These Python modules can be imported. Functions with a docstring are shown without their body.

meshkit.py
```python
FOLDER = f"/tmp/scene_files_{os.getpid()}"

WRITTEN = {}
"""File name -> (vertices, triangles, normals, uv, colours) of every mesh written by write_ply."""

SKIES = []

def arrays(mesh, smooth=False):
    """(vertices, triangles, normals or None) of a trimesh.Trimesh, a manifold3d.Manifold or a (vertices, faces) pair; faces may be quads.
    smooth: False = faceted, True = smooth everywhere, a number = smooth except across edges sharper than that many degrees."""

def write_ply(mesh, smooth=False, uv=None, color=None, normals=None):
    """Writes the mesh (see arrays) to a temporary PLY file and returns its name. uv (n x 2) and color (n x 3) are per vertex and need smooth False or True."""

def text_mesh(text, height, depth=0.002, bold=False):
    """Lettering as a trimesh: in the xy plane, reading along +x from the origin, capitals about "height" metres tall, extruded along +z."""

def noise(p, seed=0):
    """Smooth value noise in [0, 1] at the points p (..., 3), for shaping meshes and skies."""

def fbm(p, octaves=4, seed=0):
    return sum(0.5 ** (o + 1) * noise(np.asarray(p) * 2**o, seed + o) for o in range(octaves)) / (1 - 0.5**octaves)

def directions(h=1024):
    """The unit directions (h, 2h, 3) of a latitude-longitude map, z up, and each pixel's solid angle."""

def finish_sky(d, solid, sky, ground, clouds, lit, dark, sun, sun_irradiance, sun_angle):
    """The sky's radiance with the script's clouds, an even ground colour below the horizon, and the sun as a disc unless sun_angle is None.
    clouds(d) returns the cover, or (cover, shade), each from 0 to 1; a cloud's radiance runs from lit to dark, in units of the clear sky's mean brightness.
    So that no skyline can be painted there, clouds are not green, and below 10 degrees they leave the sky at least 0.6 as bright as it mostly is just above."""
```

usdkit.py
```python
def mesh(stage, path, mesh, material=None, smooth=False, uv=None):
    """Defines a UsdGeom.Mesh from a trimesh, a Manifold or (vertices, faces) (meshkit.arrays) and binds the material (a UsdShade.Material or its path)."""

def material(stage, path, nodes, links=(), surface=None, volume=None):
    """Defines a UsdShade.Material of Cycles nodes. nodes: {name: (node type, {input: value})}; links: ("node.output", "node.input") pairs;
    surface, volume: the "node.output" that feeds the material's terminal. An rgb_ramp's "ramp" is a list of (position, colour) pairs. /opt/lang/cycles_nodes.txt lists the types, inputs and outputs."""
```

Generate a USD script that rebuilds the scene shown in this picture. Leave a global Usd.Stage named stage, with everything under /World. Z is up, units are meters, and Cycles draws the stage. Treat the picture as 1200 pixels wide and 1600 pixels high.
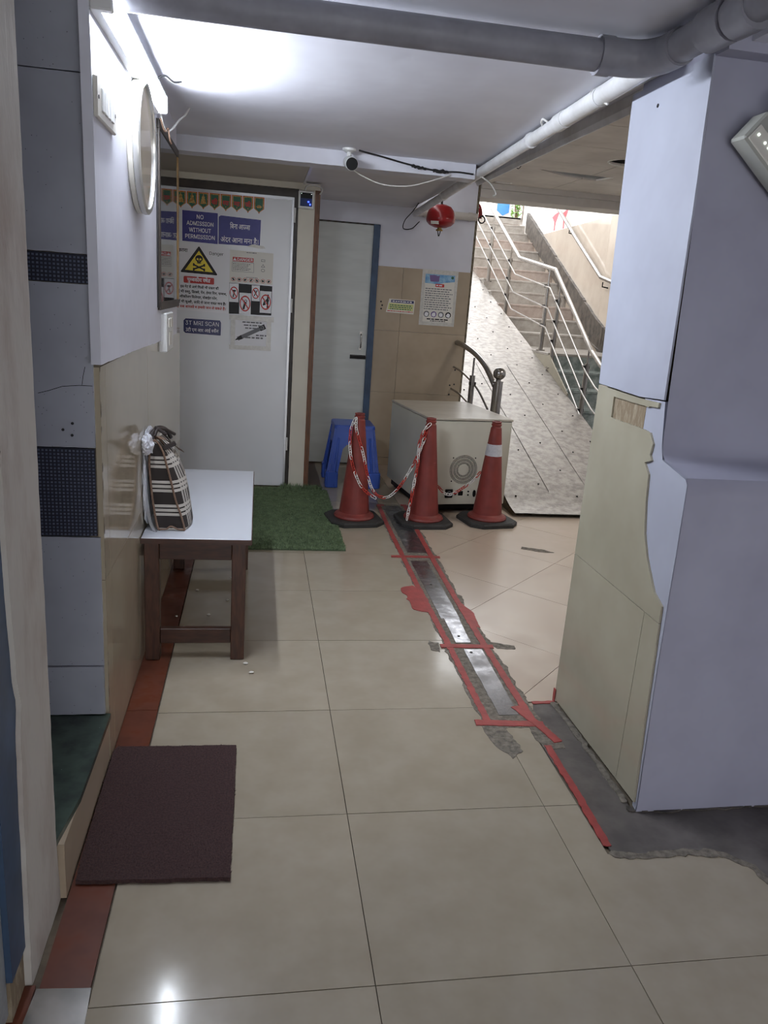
import math, glob, random
import numpy as np, trimesh, usdkit, meshkit
import shapely
from shapely import affinity
from shapely.geometry import Polygon, Point, LineString, box as sbox
from shapely.ops import unary_union
from pxr import Usd, UsdGeom, UsdLux, UsdShade, Gf, Sdf

stage = Usd.Stage.CreateInMemory()
UsdGeom.SetStageUpAxis(stage, 'Z')
UsdGeom.SetStageMetersPerUnit(stage, 1.0)
UsdGeom.Xform.Define(stage, '/World')
UsdGeom.Scope.Define(stage, '/World/Looks')
rng = random.Random(7)

# ------------------------------------------------------------------ camera, sky, exposure
def _n(v):
    v = np.array(v, float); return v / np.linalg.norm(v)
FPX, CAM_H, EXPOSURE = 1204.0, 1.5, 0.48
_y = _n((-194, -350, FPX)); _x = _n((7150, 180, FPX)); _x = _n(_x - _y * (_x @ _y)); _d = np.cross(_y, _x)
if _d[1] < 0: _d = -_d
_M = np.stack([_x, _y, -_d])                    # camera (right, down, forward) to world
cam = UsdGeom.Camera.Define(stage, '/World/camera')
cam.CreateHorizontalApertureAttr(36.0); cam.CreateVerticalApertureAttr(48.0)
cam.CreateFocalLengthAttr(36.0 * FPX / 1200.0)
cam.CreateExposureAttr(EXPOSURE)
_r, _u, _b = _M[:, 0], -_M[:, 1], -_M[:, 2]
cam.AddTransformOp().Set(Gf.Matrix4d(*_r, 0, *_u, 0, *_b, 0, 0, 0, CAM_H, 1))
sky = UsdLux.DomeLight.Define(stage, '/World/sky')   # even overcast daylight
sky.CreateColorAttr(Gf.Vec3f(0.95, 0.97, 1.0)); sky.CreateIntensityAttr(1.0)
TUBE_STRENGTH, REAR_STRENGTH, FILL_STRENGTH = 140.0, 15.0, 18.0

# ------------------------------------------------------------------ materials
def lin(c):
    c = np.array(c, float) / 255
    return tuple(np.where(c <= 0.04045, c / 12.92, ((c + 0.055) / 1.055) ** 2.4))
MATS = {}
def mat(name, rgb, rough=0.6, metal=0.0, rgb2=None, scale=5.0, detail=4.0, lo=0.35, hi=0.65, bump=0.0, bscale=60.0,
        bdist=0.002, spec=0.5, rough2=None, coat=0.0, emit=0.0, stretch=None, spots=None, vary=0.0, trans=0.0):
    """principled paint: rgb to rgb2 by noise, optional relief, optional dark spots (rgb, scale, radius), optional tone change per piece"""
    c1 = lin(rgb)
    p = {'base_color': c1, 'roughness': rough, 'metallic': metal, 'specular_ior_level': spec, 'coat_weight': coat}
    if emit: p['emission_color'] = c1; p['emission_strength'] = emit
    if trans: p['transmission_weight'] = trans
    nodes, links = {'p': ('principled_bsdf', p), 'g': ('geometry', {})}, []
    src = 'g.position'
    if stretch:
        nodes['mp'] = ('mapping', {'scale': stretch, 'mapping_type': 'point'}); links.append(('g.position', 'mp.vector')); src = 'mp.vector'
    col = None
    if rgb2 is not None:
        nodes['n'] = ('noise_texture', {'scale': scale, 'detail': detail, 'roughness': 0.6})
        nodes['r'] = ('rgb_ramp', {'ramp': [(0.0, c1), (lo, c1), (hi, lin(rgb2)), (1.0, lin(rgb2))]})
        links += [(src, 'n.vector'), ('n.fac', 'r.fac')]; col = 'r.color'
        if rough2 is not None:
            nodes['rr'] = ('map_range', {'from_min': lo, 'from_max': hi, 'to_min': rough, 'to_max': rough2, 'clamp': True})
            links += [('n.fac', 'rr.value'), ('rr.result', 'p.roughness')]
    if spots:
        sc, ss, sr = spots
        nodes['v'] = ('voronoi_texture', {'scale': ss}); links.append(('g.position', 'v.vector'))
        nodes['vr'] = ('map_range', {'from_min': sr * 0.6, 'from_max': sr, 'to_min': 1.0, 'to_max': 0.0, 'clamp': True})
        nodes['vm'] = ('mix_color', {'a': c1, 'b': lin(sc)})
        links += [('v.distance', 'vr.value'), ('vr.result', 'vm.fac')]
        if col: links.append((col, 'vm.a'))
        col = 'vm.result'
    if vary:
        nodes['o'] = ('object_info', {}); nodes['ov'] = ('map_range', {'from_min': 0.0, 'from_max': 1.0, 'to_min': 1 - vary, 'to_max': 1 + vary})
        nodes['oc'] = ('combine_color', {}); nodes['om'] = ('mix_color', {'blend_type': 'multiply', 'fac': 1.0, 'a': c1})
        links += [('o.random', 'ov.value'), ('ov.result', 'oc.r'), ('ov.result', 'oc.g'), ('ov.result', 'oc.b'), ('oc.color', 'om.b')]
        if col: links.append((col, 'om.a'))
        col = 'om.result'
    if col: links.append((col, 'p.base_color'))
    if bump:
        nodes['bn'] = ('noise_texture', {'scale': bscale, 'detail': 3.0})
        nodes['b'] = ('bump', {'strength': bump, 'distance': bdist})
        links += [(src, 'bn.vector'), ('bn.fac', 'b.height'), ('b.normal', 'p.normal')]
    MATS[name] = usdkit.material(stage, '/World/Looks/' + name, nodes, links, surface='p.BSDF')
    return MATS[name]

mat('plaster_white', (212, 213, 222), 0.55, rgb2=(203, 203, 212), scale=3.0, bump=0.25, bscale=9.0, bdist=0.004)
mat('plaster_pillar', (172, 175, 188), 0.55, rgb2=(164, 166, 179), scale=3.0, bump=0.25, bscale=9.0, bdist=0.004)
mat('grey_plastic', (158, 158, 150), 0.4)
mat('plaster_lilac', (168, 168, 184), 0.6, rgb2=(156, 155, 171), scale=3.2, bump=0.35, bscale=7.0, bdist=0.006, lo=.4, hi=.75)
mat('plaster_dirty', (186, 181, 173), 0.75, rgb2=(158, 142, 131), scale=2.6, detail=9.0, lo=0.46, hi=0.72, bump=0.5, bscale=16.0, bdist=0.004, stretch=(2.2, 2.2, 1.0))
mat('ceiling_paint', (222, 223, 232), 0.5, rgb2=(212, 212, 221), scale=1.8, bump=0.35, bscale=4.0, bdist=0.012)
mat('ceiling_back', (214, 212, 216), 0.6, rgb2=(203, 201, 205), scale=2.5, bump=0.3, bscale=5.0, bdist=0.006)
mat('board_beige', (190, 184, 172), 0.6, rgb2=(178, 172, 160), scale=2.0)
mat('false_tile', (222, 215, 205), 0.75, rgb2=(200, 192, 182), scale=2.6, bump=0.2, vary=0.05)
mat('lintel_paint', (204, 199, 192), 0.7, rgb2=(188, 182, 175), scale=3.0, bump=0.3, bscale=12.0)
mat('floor_tile', (164, 154, 137), 0.10, rgb2=(154, 143, 125), scale=6.0, detail=6.0, vary=0.03, rough2=0.16, spec=0.36)
mat('floor_tile_pink', (190, 174, 156), 0.22, rgb2=(178, 160, 142), scale=5.0, detail=6.0, vary=0.03, rough2=0.3, spec=0.45)
mat('grout', (112, 101, 84), 0.9, rgb2=(92, 82, 68), scale=20.0)
mat('terracotta', (106, 59, 42), 0.25, rgb2=(88, 48, 35), scale=7.0, rough2=0.5, spec=0.25)
mat('wall_tile', (176, 165, 144), 0.09, rgb2=(168, 156, 134), scale=3.5, detail=6.0, vary=0.02)
mat('wall_tile_far', (174, 158, 137), 0.3, rgb2=(162, 146, 125), scale=3.5, detail=6.0, vary=0.03)
mat('pillar_tile', (166, 160, 141), 0.14, rgb2=(157, 150, 131), scale=3.5, detail=6.0, vary=0.02)
mat('stair_wall_tile', (200, 188, 174), 0.1, rgb2=(188, 175, 161), scale=2.5, detail=6.0)
mat('mortar', (128, 117, 99), 0.95, rgb2=(88, 80, 66), scale=26.0, bump=0.9, bscale=70.0, bdist=0.006)
mat('broken_brown', (128, 112, 90), 0.85, rgb2=(160, 148, 126), scale=22.0, bump=0.4, bscale=60, stretch=(1, 2.4, .8), lo=.48, hi=.7)
mat('grey_tile', (166, 169, 178), 0.35, rgb2=(155, 157, 166), scale=4.0, bump=0.1, bscale=120.0, spots=((92, 92, 98), 60.0, 0.09))
mat('mosaic_blue', (98, 103, 122), 0.18, rgb2=(80, 86, 106), scale=90.0, detail=1.0)
mat('mosaic_grout', (16, 20, 40), 0.6)
mat('green_marble', (66, 80, 70), 0.22, rgb2=(46, 56, 50), scale=11.0, detail=8.0, lo=.4, hi=.62, spots=((108, 128, 116), 26.0, 0.05))
mat('stair_green', (160, 166, 162), 0.14, rgb2=(116, 126, 122), scale=9.0, detail=8.0, lo=.42, hi=.6)
mat('stair_stone', (166, 160, 152), 0.28, rgb2=(142, 135, 127), scale=12.0, detail=8.0)
mat('stair_stone_pink', (168, 154, 144), 0.3, rgb2=(148, 133, 124), scale=12.0, detail=8.0)
mat('stringer', (96, 89, 82), 0.4, rgb2=(62, 58, 54), scale=11.0, detail=8.0, lo=.42, hi=.6)
mat('ramp_sheet', (170, 164, 157), 0.42, metal=0.35, rgb2=(140, 134, 128), scale=18.0, detail=8.0, bump=0.35, bscale=26.0, bdist=0.004, lo=.4, hi=.62)
mat('rivet', (38, 34, 32), 0.7)
mat('steel', (176, 172, 168), 0.22, metal=1.0, rgb2=(150, 147, 143), scale=8.0)
mat('zinc', (146, 146, 150), 0.16, metal=0.9, rgb2=(120, 119, 121), scale=9.0, detail=5.0, rough2=0.34)
mat('cement', (104, 98, 93), 0.42, rgb2=(82, 77, 73), scale=7.0, detail=6.0, bump=0.3, bscale=30.0, rough2=0.65)
mat('cement_rough', (132, 124, 112), 0.9, rgb2=(92, 86, 77), scale=48.0, detail=6.0, bump=0.8, bscale=90.0, bdist=0.004)
mat('red_paint', (164, 70, 66), 0.5, rgb2=(140, 60, 57), scale=18.0, detail=6.0, bump=0.4, bscale=60.0)
mat('door_white', (224, 226, 230), 0.32, rgb2=(219, 221, 225), scale=2.0)
mat('door_grey', (198, 202, 199), 0.45, rgb2=(188, 192, 189), scale=3.0, stretch=(1, 1, 6))
mat('alu', (168, 168, 170), 0.35, metal=0.8)
mat('frame_dark', (62, 52, 44), 0.5, rgb2=(45, 37, 31), scale=9.0)
mat('post_panel', (206, 201, 186), 0.45, rgb2=(198, 192, 178), scale=3.0)
mat('wood_edge', (118, 77, 50), 0.5, rgb2=(88, 56, 36), scale=12.0, stretch=(6, 6, 1))
mat('wood_dark', (84, 53, 39), 0.42, rgb2=(58, 36, 26), scale=12.0, stretch=(5, 5, 1), detail=6.0)
mat('wood_dark_flat', (78, 49, 37), 0.42, rgb2=(54, 34, 26), scale=12.0, stretch=(1, 5, 5), detail=6.0)
mat('laminate_white', (196, 199, 206), 0.3)
mat('blue_frame', (62, 84, 112), 0.5, rgb2=(50, 68, 92), scale=8.0, bump=0.2, bscale=30)
mat('door_near', (150, 154, 156), 0.55, rgb2=(140, 144, 146), scale=60.0, bump=0.25, bscale=180.0)
mat('grey_pipe', (148, 148, 156), 0.5, rgb2=(128, 127, 134), scale=7.0, bump=0.3, bscale=25.0)
mat('white_pvc', (222, 222, 224), 0.35, rgb2=(196, 194, 192), scale=6.0)
mat('white_plastic', (216, 216, 214), 0.35)
mat('cream_plastic', (206, 202, 192), 0.4)
mat('black_plastic', (14, 14, 15), 0.5, spec=0.25)
mat('black_rubber', (52, 50, 48), 0.7, rgb2=(38, 37, 36), scale=14.0)
mat('cone_red', (130, 53, 46), 0.55, rgb2=(114, 45, 39), scale=9.0, bump=0.1)
mat('band_white', (200, 200, 204), 0.4, rgb2=(178, 178, 183), scale=30.0)
mat('chain_red', (186, 52, 40), 0.4)
mat('chain_white', (226, 222, 218), 0.4)
mat('box_paint', (200, 198, 184), 0.38, rgb2=(194, 191, 177), scale=3.0)
mat('box_top', (190, 184, 172), 0.32, rgb2=(178, 170, 156), scale=6.0)
mat('stool_blue', (58, 90, 178), 0.35)
mat('turf_base', (74, 88, 64), 0.95)
mat('turf_green', (128, 148, 110), 0.8, rgb2=(98, 116, 84), scale=30.0)
mat('coir', (70, 48, 46), 0.95, rgb2=(50, 33, 33), scale=160.0, detail=4.0)
mat('red_cylinder', (150, 26, 30), 0.25, rgb2=(128, 20, 24), scale=8.0)
mat('brass', (150, 120, 70), 0.35, metal=1.0)
mat('dark_metal', (46, 44, 44), 0.45, metal=0.6)
mat('clock_rim', (206, 205, 200), 0.2, metal=0.75)
mat('clock_face', (190, 178, 160), 0.06, spec=0.8)
mat('gilt', (166, 130, 76), 0.4, rgb2=(136, 104, 58), scale=14.0, stretch=(4, 4, 1))
mat('board_glass', (30, 28, 30), 0.03, spec=1.0)
mat('tan_leather', (128, 102, 84), 0.55, rgb2=(110, 86, 70), scale=30.0)
mat('dark_leather', (40, 30, 28), 0.5)
mat('poly_white', (214, 215, 222), 0.3, bump=0.3, bscale=40)
mat('sign_blue', (52, 50, 132), 0.4)
mat('sign_blue_old', (62, 62, 140), 0.45, rgb2=(50, 50, 124), scale=9.0)
mat('sign_navy', (34, 38, 92), 0.35)
mat('ink_white', (226, 226, 232), 0.5)
mat('ink_black', (30, 28, 30), 0.6)
mat('ink_grey', (112, 112, 116), 0.6)
mat('ink_red', (186, 52, 48), 0.5)
mat('ink_orange', (204, 92, 44), 0.5)
mat('ink_green', (40, 98, 72), 0.5)
mat('ink_gold', (204, 168, 92), 0.5, rgb2=(150, 106, 46), scale=70.0)
mat('ink_yellow', (232, 210, 62), 0.45)
mat('ink_skyblue', (70, 130, 190), 0.45, rgb2=(150, 190, 214), scale=22.0)
mat('ink_violet', (110, 90, 140), 0.5)
mat('paper_white', (226, 226, 230), 0.5)
mat('paper_cream', (216, 213, 205), 0.5)
mat('paper_lime', (200, 204, 140), 0.5)
mat('tape', (192, 190, 185), 0.3, rgb2=(206, 204, 199), scale=40.0)
mat('banner_blue', (40, 116, 214), 0.5, rgb2=(92, 160, 232), scale=1.6)
mat('white_wall_out', (226, 222, 216), 0.6, rgb2=(216, 210, 204), scale=2.0)
mat('pink_mark', (222, 108, 116), 0.6)
mat('column_brown', (146, 128, 112), 0.7, rgb2=(122, 106, 92), scale=5.0)
mat('leaf', (120, 160, 84), 0.5, rgb2=(150, 186, 106), scale=14.0)
mat('cable_black', (24, 24, 26), 0.5)
mat('cable_white', (206, 204, 200), 0.45)
mat('crumb', (212, 208, 200), 0.8)
mat('lamp_glow', (236, 244, 255), 0.5, emit=TUBE_STRENGTH)
mat('lamp_glow_rear', (236, 244, 255), 0.5, emit=REAR_STRENGTH)
mat('fill_panel_glow', (255, 250, 240), 0.5, emit=FILL_STRENGTH)  # glow of the added fill panel beyond the pillar
mat('led_blue', (40, 60, 255), 0.4, emit=6.0)
mat('led_white', (235, 255, 245), 0.4, emit=2.5)
mat('reader_screen', (54, 66, 104), 0.15)

def stripes_material(name):
    """brown-black woven check with triple white lines both ways, in metres"""
    L, nodes = [], {'g': ('geometry', {}), 's': ('separate_xyz', {}), 'p': ('principled_bsdf', {'roughness': 0.7})}
    L.append(('g.position', 's.vector'))
    line, base = lin((186, 180, 172)), lin((36, 28, 25))
    seq = lambda w: [(0, (0, 0, 0)), (.06, (w, w, w)), (.18, (0, 0, 0)), (.24, (w, w, w)), (.36, (0, 0, 0)), (.42, (w, w, w)), (.54, (0, 0, 0))]
    for ax, per, off, w in (('z', 0.098, 0.02, 1.0), ('y', 0.115, 0.05, 0.8)):
        nodes['d' + ax] = ('math', {'math_type': 'multiply_add', 'value2': 1 / per, 'value3': off}); L.append(('s.' + ax, 'd%s.value1' % ax))
        nodes['f' + ax] = ('math', {'math_type': 'fraction'}); L.append(('d%s.value' % ax, 'f%s.value1' % ax))
        nodes['r' + ax] = ('rgb_ramp', {'interpolate': False, 'ramp': seq(w)}); L.append(('f%s.value' % ax, 'r%s.fac' % ax))
    nodes['mx'] = ('mix_color', {'blend_type': 'lighten', 'fac': 1.0}); L += [('rz.color', 'mx.a'), ('ry.color', 'mx.b')]
    nodes['sc'] = ('separate_color', {}); L.append(('mx.result', 'sc.color'))
    nodes['m'] = ('mix_color', {'a': base, 'b': line}); L += [('sc.r', 'm.fac'), ('m.result', 'p.base_color')]
    MATS[name] = usdkit.material(stage, '/World/Looks/' + name, nodes, L, surface='p.BSDF')
stripes_material('check_cloth')

# ------------------------------------------------------------------ scene graph helpers
USED, ORIGIN = {}, {}
def numbered(parent, name):
    k = USED.get((parent, name), 0); USED[(parent, name)] = k + 1
    return name if k == 0 else '%s_%03d' % (name, k)
def thing(name, label, cat, loc=(0, 0, 0), group=None, kind=None):
    path = '/World/' + numbered('/World', name)
    x = UsdGeom.Xform.Define(stage, path); x.AddTranslateOp().Set(Gf.Vec3d(*map(float, loc)))
    ORIGIN[path] = np.array(loc, float); p = x.GetPrim()
    if label: p.SetCustomDataByKey('label', label)
    if cat: p.SetCustomDataByKey('category', cat)
    if group: p.SetCustomDataByKey('group', group)
    if kind: p.SetCustomDataByKey('kind', kind)
    return path
def part(parent, name, m, material, smooth=False, label=None, kind=None):
    """one mesh, given in world coordinates, under a thing or a part"""
    if isinstance(m, (list, tuple)): m = cat(m)
    path = parent + '/' + numbered(parent, name)
    o = ORIGIN[parent]; ORIGIN[path] = o
    m = m.copy(); m.apply_translation(-o)
    p = usdkit.mesh(stage, path, m, MATS[material], smooth=smooth).GetPrim()
    if label: p.SetCustomDataByKey('label', label)
    if kind: p.SetCustomDataByKey('kind', kind)
    return path
def solo(name, m, material, label=None, cat_=None, group=None, kind=None, smooth=False):
    """a top-level thing (or piece of the setting) that is one mesh"""
    if isinstance(m, (list, tuple)): m = cat(m)
    path = '/World/' + numbered('/World', name)
    b = m.bounds; o = np.array([(b[0][0] + b[1][0]) / 2, (b[0][1] + b[1][1]) / 2, b[0][2]])
    m = m.copy(); m.apply_translation(-o); ORIGIN[path] = o
    g = usdkit.mesh(stage, path, m, MATS[material], smooth=smooth); p = g.GetPrim()
    g.AddTranslateOp().Set(Gf.Vec3d(*map(float, o)))
    for k, v in (('label', label), ('category', cat_), ('group', group), ('kind', kind)):
        if v: p.SetCustomDataByKey(k, v)
    return path
S = 'structure'

# ------------------------------------------------------------------ shape helpers
cat = lambda l: trimesh.util.concatenate([m for m in l if m is not None])
def bx(x0, x1, y0, y1, z0, z1, bev=0.0):
    x0, x1 = sorted((x0, x1)); y0, y1 = sorted((y0, y1)); z0, z1 = sorted((z0, z1))
    if bev:
        pts = []
        for sx in (0, 1):
            for sy in (0, 1):
                for sz in (0, 1):
                    c = np.array([(x0, x1)[sx], (y0, y1)[sy], (z0, z1)[sz]]); d = np.array([1 - 2 * sx, 1 - 2 * sy, 1 - 2 * sz]) * bev
                    for k in range(3):
                        q = c + d; q[k] = c[k]; pts.append(q)
        return trimesh.convex.convex_hull(np.array(pts))
    m = trimesh.creation.box([x1 - x0, y1 - y0, z1 - z0]); m.apply_translation([(x0 + x1) / 2, (y0 + y1) / 2, (z0 + z1) / 2]); return m
def cyl(p, q, r, n=16, r2=None):
    return tube([p, q], [r, r if r2 is None else r2], n)
def tube(pts, r, n=10, closed=False):
    p = np.asarray(pts, float); k = len(p)
    rad = np.broadcast_to(np.asarray(r, float), (k,))
    if closed: t = np.roll(p, -1, 0) - np.roll(p, 1, 0)
    else: t = np.gradient(p, axis=0)
    t = t / (np.linalg.norm(t, axis=1, keepdims=True) + 1e-12)
    a = np.cross(t[0], [0, 0, 1.0]);
    if np.linalg.norm(a) < 0.1: a = np.cross(t[0], [1.0, 0, 0])
    fr = []
    for i in range(k):
        a = a - t[i] * (a @ t[i]); a = a / (np.linalg.norm(a) + 1e-12); fr.append((a, np.cross(t[i], a)))
    ang = np.arange(n) * 2 * np.pi / n
    v = np.array([p[i] + rad[i] * (np.cos(ang)[:, None] * fr[i][0] + np.sin(ang)[:, None] * fr[i][1]) for i in range(k)]).reshape(-1, 3)
    f = []
    for i in range(k if closed else k - 1):
        j = (i + 1) % k
        for s in range(n):
            s2 = (s + 1) % n
            f += [[i * n + s, i * n + s2, j * n + s2], [i * n + s, j * n + s2, j * n + s]]
    if not closed:
        c0, c1 = len(v), len(v) + 1; v = np.vstack([v, p[0], p[-1]])
        for s in range(n):
            s2 = (s + 1) % n; f += [[c0, s2, s], [c1, (k - 1) * n + s, (k - 1) * n + s2]]
    return trimesh.Trimesh(v, f, process=False)
def curve(pts, n=24):
    """Catmull-Rom through pts"""
    P = np.asarray(pts, float); P = np.vstack([2 * P[0] - P[1], P, 2 * P[-1] - P[-2]]); out = []
    for i in range(1, len(P) - 2):
        for u in np.linspace(0, 1, n, endpoint=False):
            a, b, c, d = P[i - 1:i + 3]
            out.append(0.5 * (2 * b + (c - a) * u + (2 * a - 5 * b + 4 * c - d) * u * u + (3 * b - a - 3 * c + d) * u ** 3))
    return np.array(out + [P[-2]])
def lathe(prof, n=32, at=(0, 0, 0)):
    m = trimesh.creation.revolve(np.array(prof, float), sections=n); m.apply_translation(at); return m
def extrude(poly, d):
    if poly.is_empty: return None
    gs = [g for g in getattr(poly, 'geoms', [poly]) if g.geom_type == 'Polygon' and g.area > 1e-9]
    return cat([trimesh.creation.extrude_polygon(g, d, engine='earcut') for g in gs]) if gs else None
def onxy(poly, z0, z1):
    m = extrude(poly, z1 - z0); m.apply_translation([0, 0, z0]); return m
def onxz(poly, yf, d):
    """polygon in (x, z), front at yf facing -y, d thick behind"""
    return to_xz(extrude(poly, d), yf, d)
def to_xz(m, yf, d):
    m = m.copy(); v = m.vertices.copy(); m.vertices = np.stack([v[:, 0], yf + d - v[:, 2], v[:, 1]], 1); return m
def onyz(poly, xf, d, sign=1):
    """polygon in (y, z), front at xf facing +x (sign=1) or -x (sign=-1)"""
    m = extrude(poly, d); v = m.vertices.copy()
    if sign > 0: m.vertices = np.stack([xf - d + v[:, 2], v[:, 0], v[:, 1]], 1)
    else: m.vertices = np.stack([xf + d - v[:, 2], v[:, 0], v[:, 1]], 1); m.invert()
    return m
def ragged(poly, amp, step, seed=0, fr=18.0):
    """the outline made uneven"""
    ring = poly.exterior.segmentize(step); c = np.array(ring.coords)[:-1]
    q = np.c_[c * fr, np.full(len(c), seed * 7.3)]
    d = np.stack([meshkit.fbm(q, 3, seed), meshkit.fbm(q + 31.7, 3, seed + 5)], 1) - 0.5
    return Polygon(c + d * 2 * amp).buffer(0)
def ribbon(pts, w, amp=0.0, seed=0, fr=30.0):
    p = LineString(pts).buffer(w / 2, cap_style=2, join_style=2)
    return ragged(p, amp, 0.015, seed, fr) if amp else p

# lettering ------------------------------------------------------------------
def latin(text, h, d=0.0006, bold=False, fit=None):
    m = meshkit.text_mesh(text, h, d, bold)
    m.apply_translation([-m.bounds[0][0], 0, 0])
    if fit:
        v = m.vertices.copy(); v[:, 0] *= fit / m.bounds[1][0]; m.vertices = v
    return m
_FONT = None
def devanagari(text, h, d=0.0006, bold=0, fit=None, tol=0.8):
    """Hindi lettering, glyphs set by hand: short i before its consonant, half letters without their stem"""
    from PIL import Image, ImageDraw, ImageFont
    global _FONT
    if _FONT is None:
        _FONT = ImageFont.truetype(glob.glob('/opt/blender-*/*/datafiles/fonts/NotoSansDevanagari-Regular.woff2')[0], 80)
    ft, B = _FONT, 110
    im = np.zeros((170, 90 * (len(text) + 2)), bool); pen = 12.0
    def put(ch, x, cut=None):
        t = Image.new('L', (im.shape[1], im.shape[0])); ImageDraw.Draw(t).text((int(round(x)), B), ch, 255, font=ft, anchor='ls', stroke_width=bold)
        a = np.asarray(t) > 127
        if cut: a = a.copy(); a[:, int(x + cut):] = False
        im[:] |= a
    i, cl = 0, []
    cons = lambda c: '\u0915' <= c <= '\u0939' or c in '\u0958\u0959\u095a\u095b\u095c\u095d\u095e'
    while i < len(text):
        c = text[i]; j = i + 1
        if cons(c):
            while j + 1 < len(text) and text[j] == '\u094d' and cons(text[j + 1]): j += 2
            while j < len(text) and ('\u093a' <= text[j] <= '\u094f' or text[j] in '\u0900\u0901\u0902\u0903\u0962\u0963'): j += 1
        else:
            while j < len(text) and text[j] in '\u0901\u0902': j += 1
        cl.append(text[i:j]); i = j
    for c in cl:
        if '\u093f' in c: put('\u093f', pen); pen += ft.getlength('\u093f'); c = c.replace('\u093f', '')
        k = 0
        while k < len(c):
            ch = c[k]; adv = ft.getlength(ch)
            if k + 2 < len(c) and c[k + 1] == '\u094d' and cons(c[k + 2]):
                if c[k + 2] == '\u0930':
                    put(ch, pen); dr = Image.new('L', (im.shape[1], im.shape[0])); ImageDraw.Draw(dr).line([(pen + adv * .72, B - 20), (pen + adv * .3, B - 2)], 255, 7); im[:] |= np.asarray(dr) > 127
                    pen += adv; k += 3; continue
                put(ch, pen, cut=adv * 0.70); pen += adv * 0.66; k += 2; continue
            put(ch, pen); pen += adv; k += 1
    on = np.pad(im, ((0, 0), (1, 1))).astype(np.int8)
    dif = np.diff(on, axis=1); rows, st = np.nonzero(dif == 1); en = np.nonzero(dif == -1)[1]
    shape = shapely.union_all(shapely.box(st, -rows - 1, en, -rows)).buffer(0.6).buffer(-0.6).simplify(tol)
    s = h / 58.0
    shape = affinity.affine_transform(shape, [s, 0, 0, s, 0, B * s])
    b = shape.bounds; shape = affinity.translate(shape, -b[0], 0)
    m = extrude(shape, d)
    if fit:
        v = m.vertices.copy(); v[:, 0] *= fit / m.bounds[1][0]; m.vertices = v
    return m
def sign_text(m, x, z, yf, d=0.0006, centre=False):
    if centre: x -= m.bounds[1][0] / 2
    m = to_xz(m, yf - d, d); m.apply_translation([x, 0, z]); return m
def words(x0, x1, z, h, yf, seed, d=0.0005):
    """a line of print too small to read"""
    r, x, o = random.Random(seed), x0, []
    while x < x1 - h:
        w = min(h * r.uniform(1.2, 4.0), x1 - x); o.append(sbox(x, z, x + w, z + h)); x += w + h * 0.7
    return onxz(unary_union(o), yf - d, d)

# ================================================================== THE SETTING
CZ = 2.24                                             # main ceiling
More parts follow.
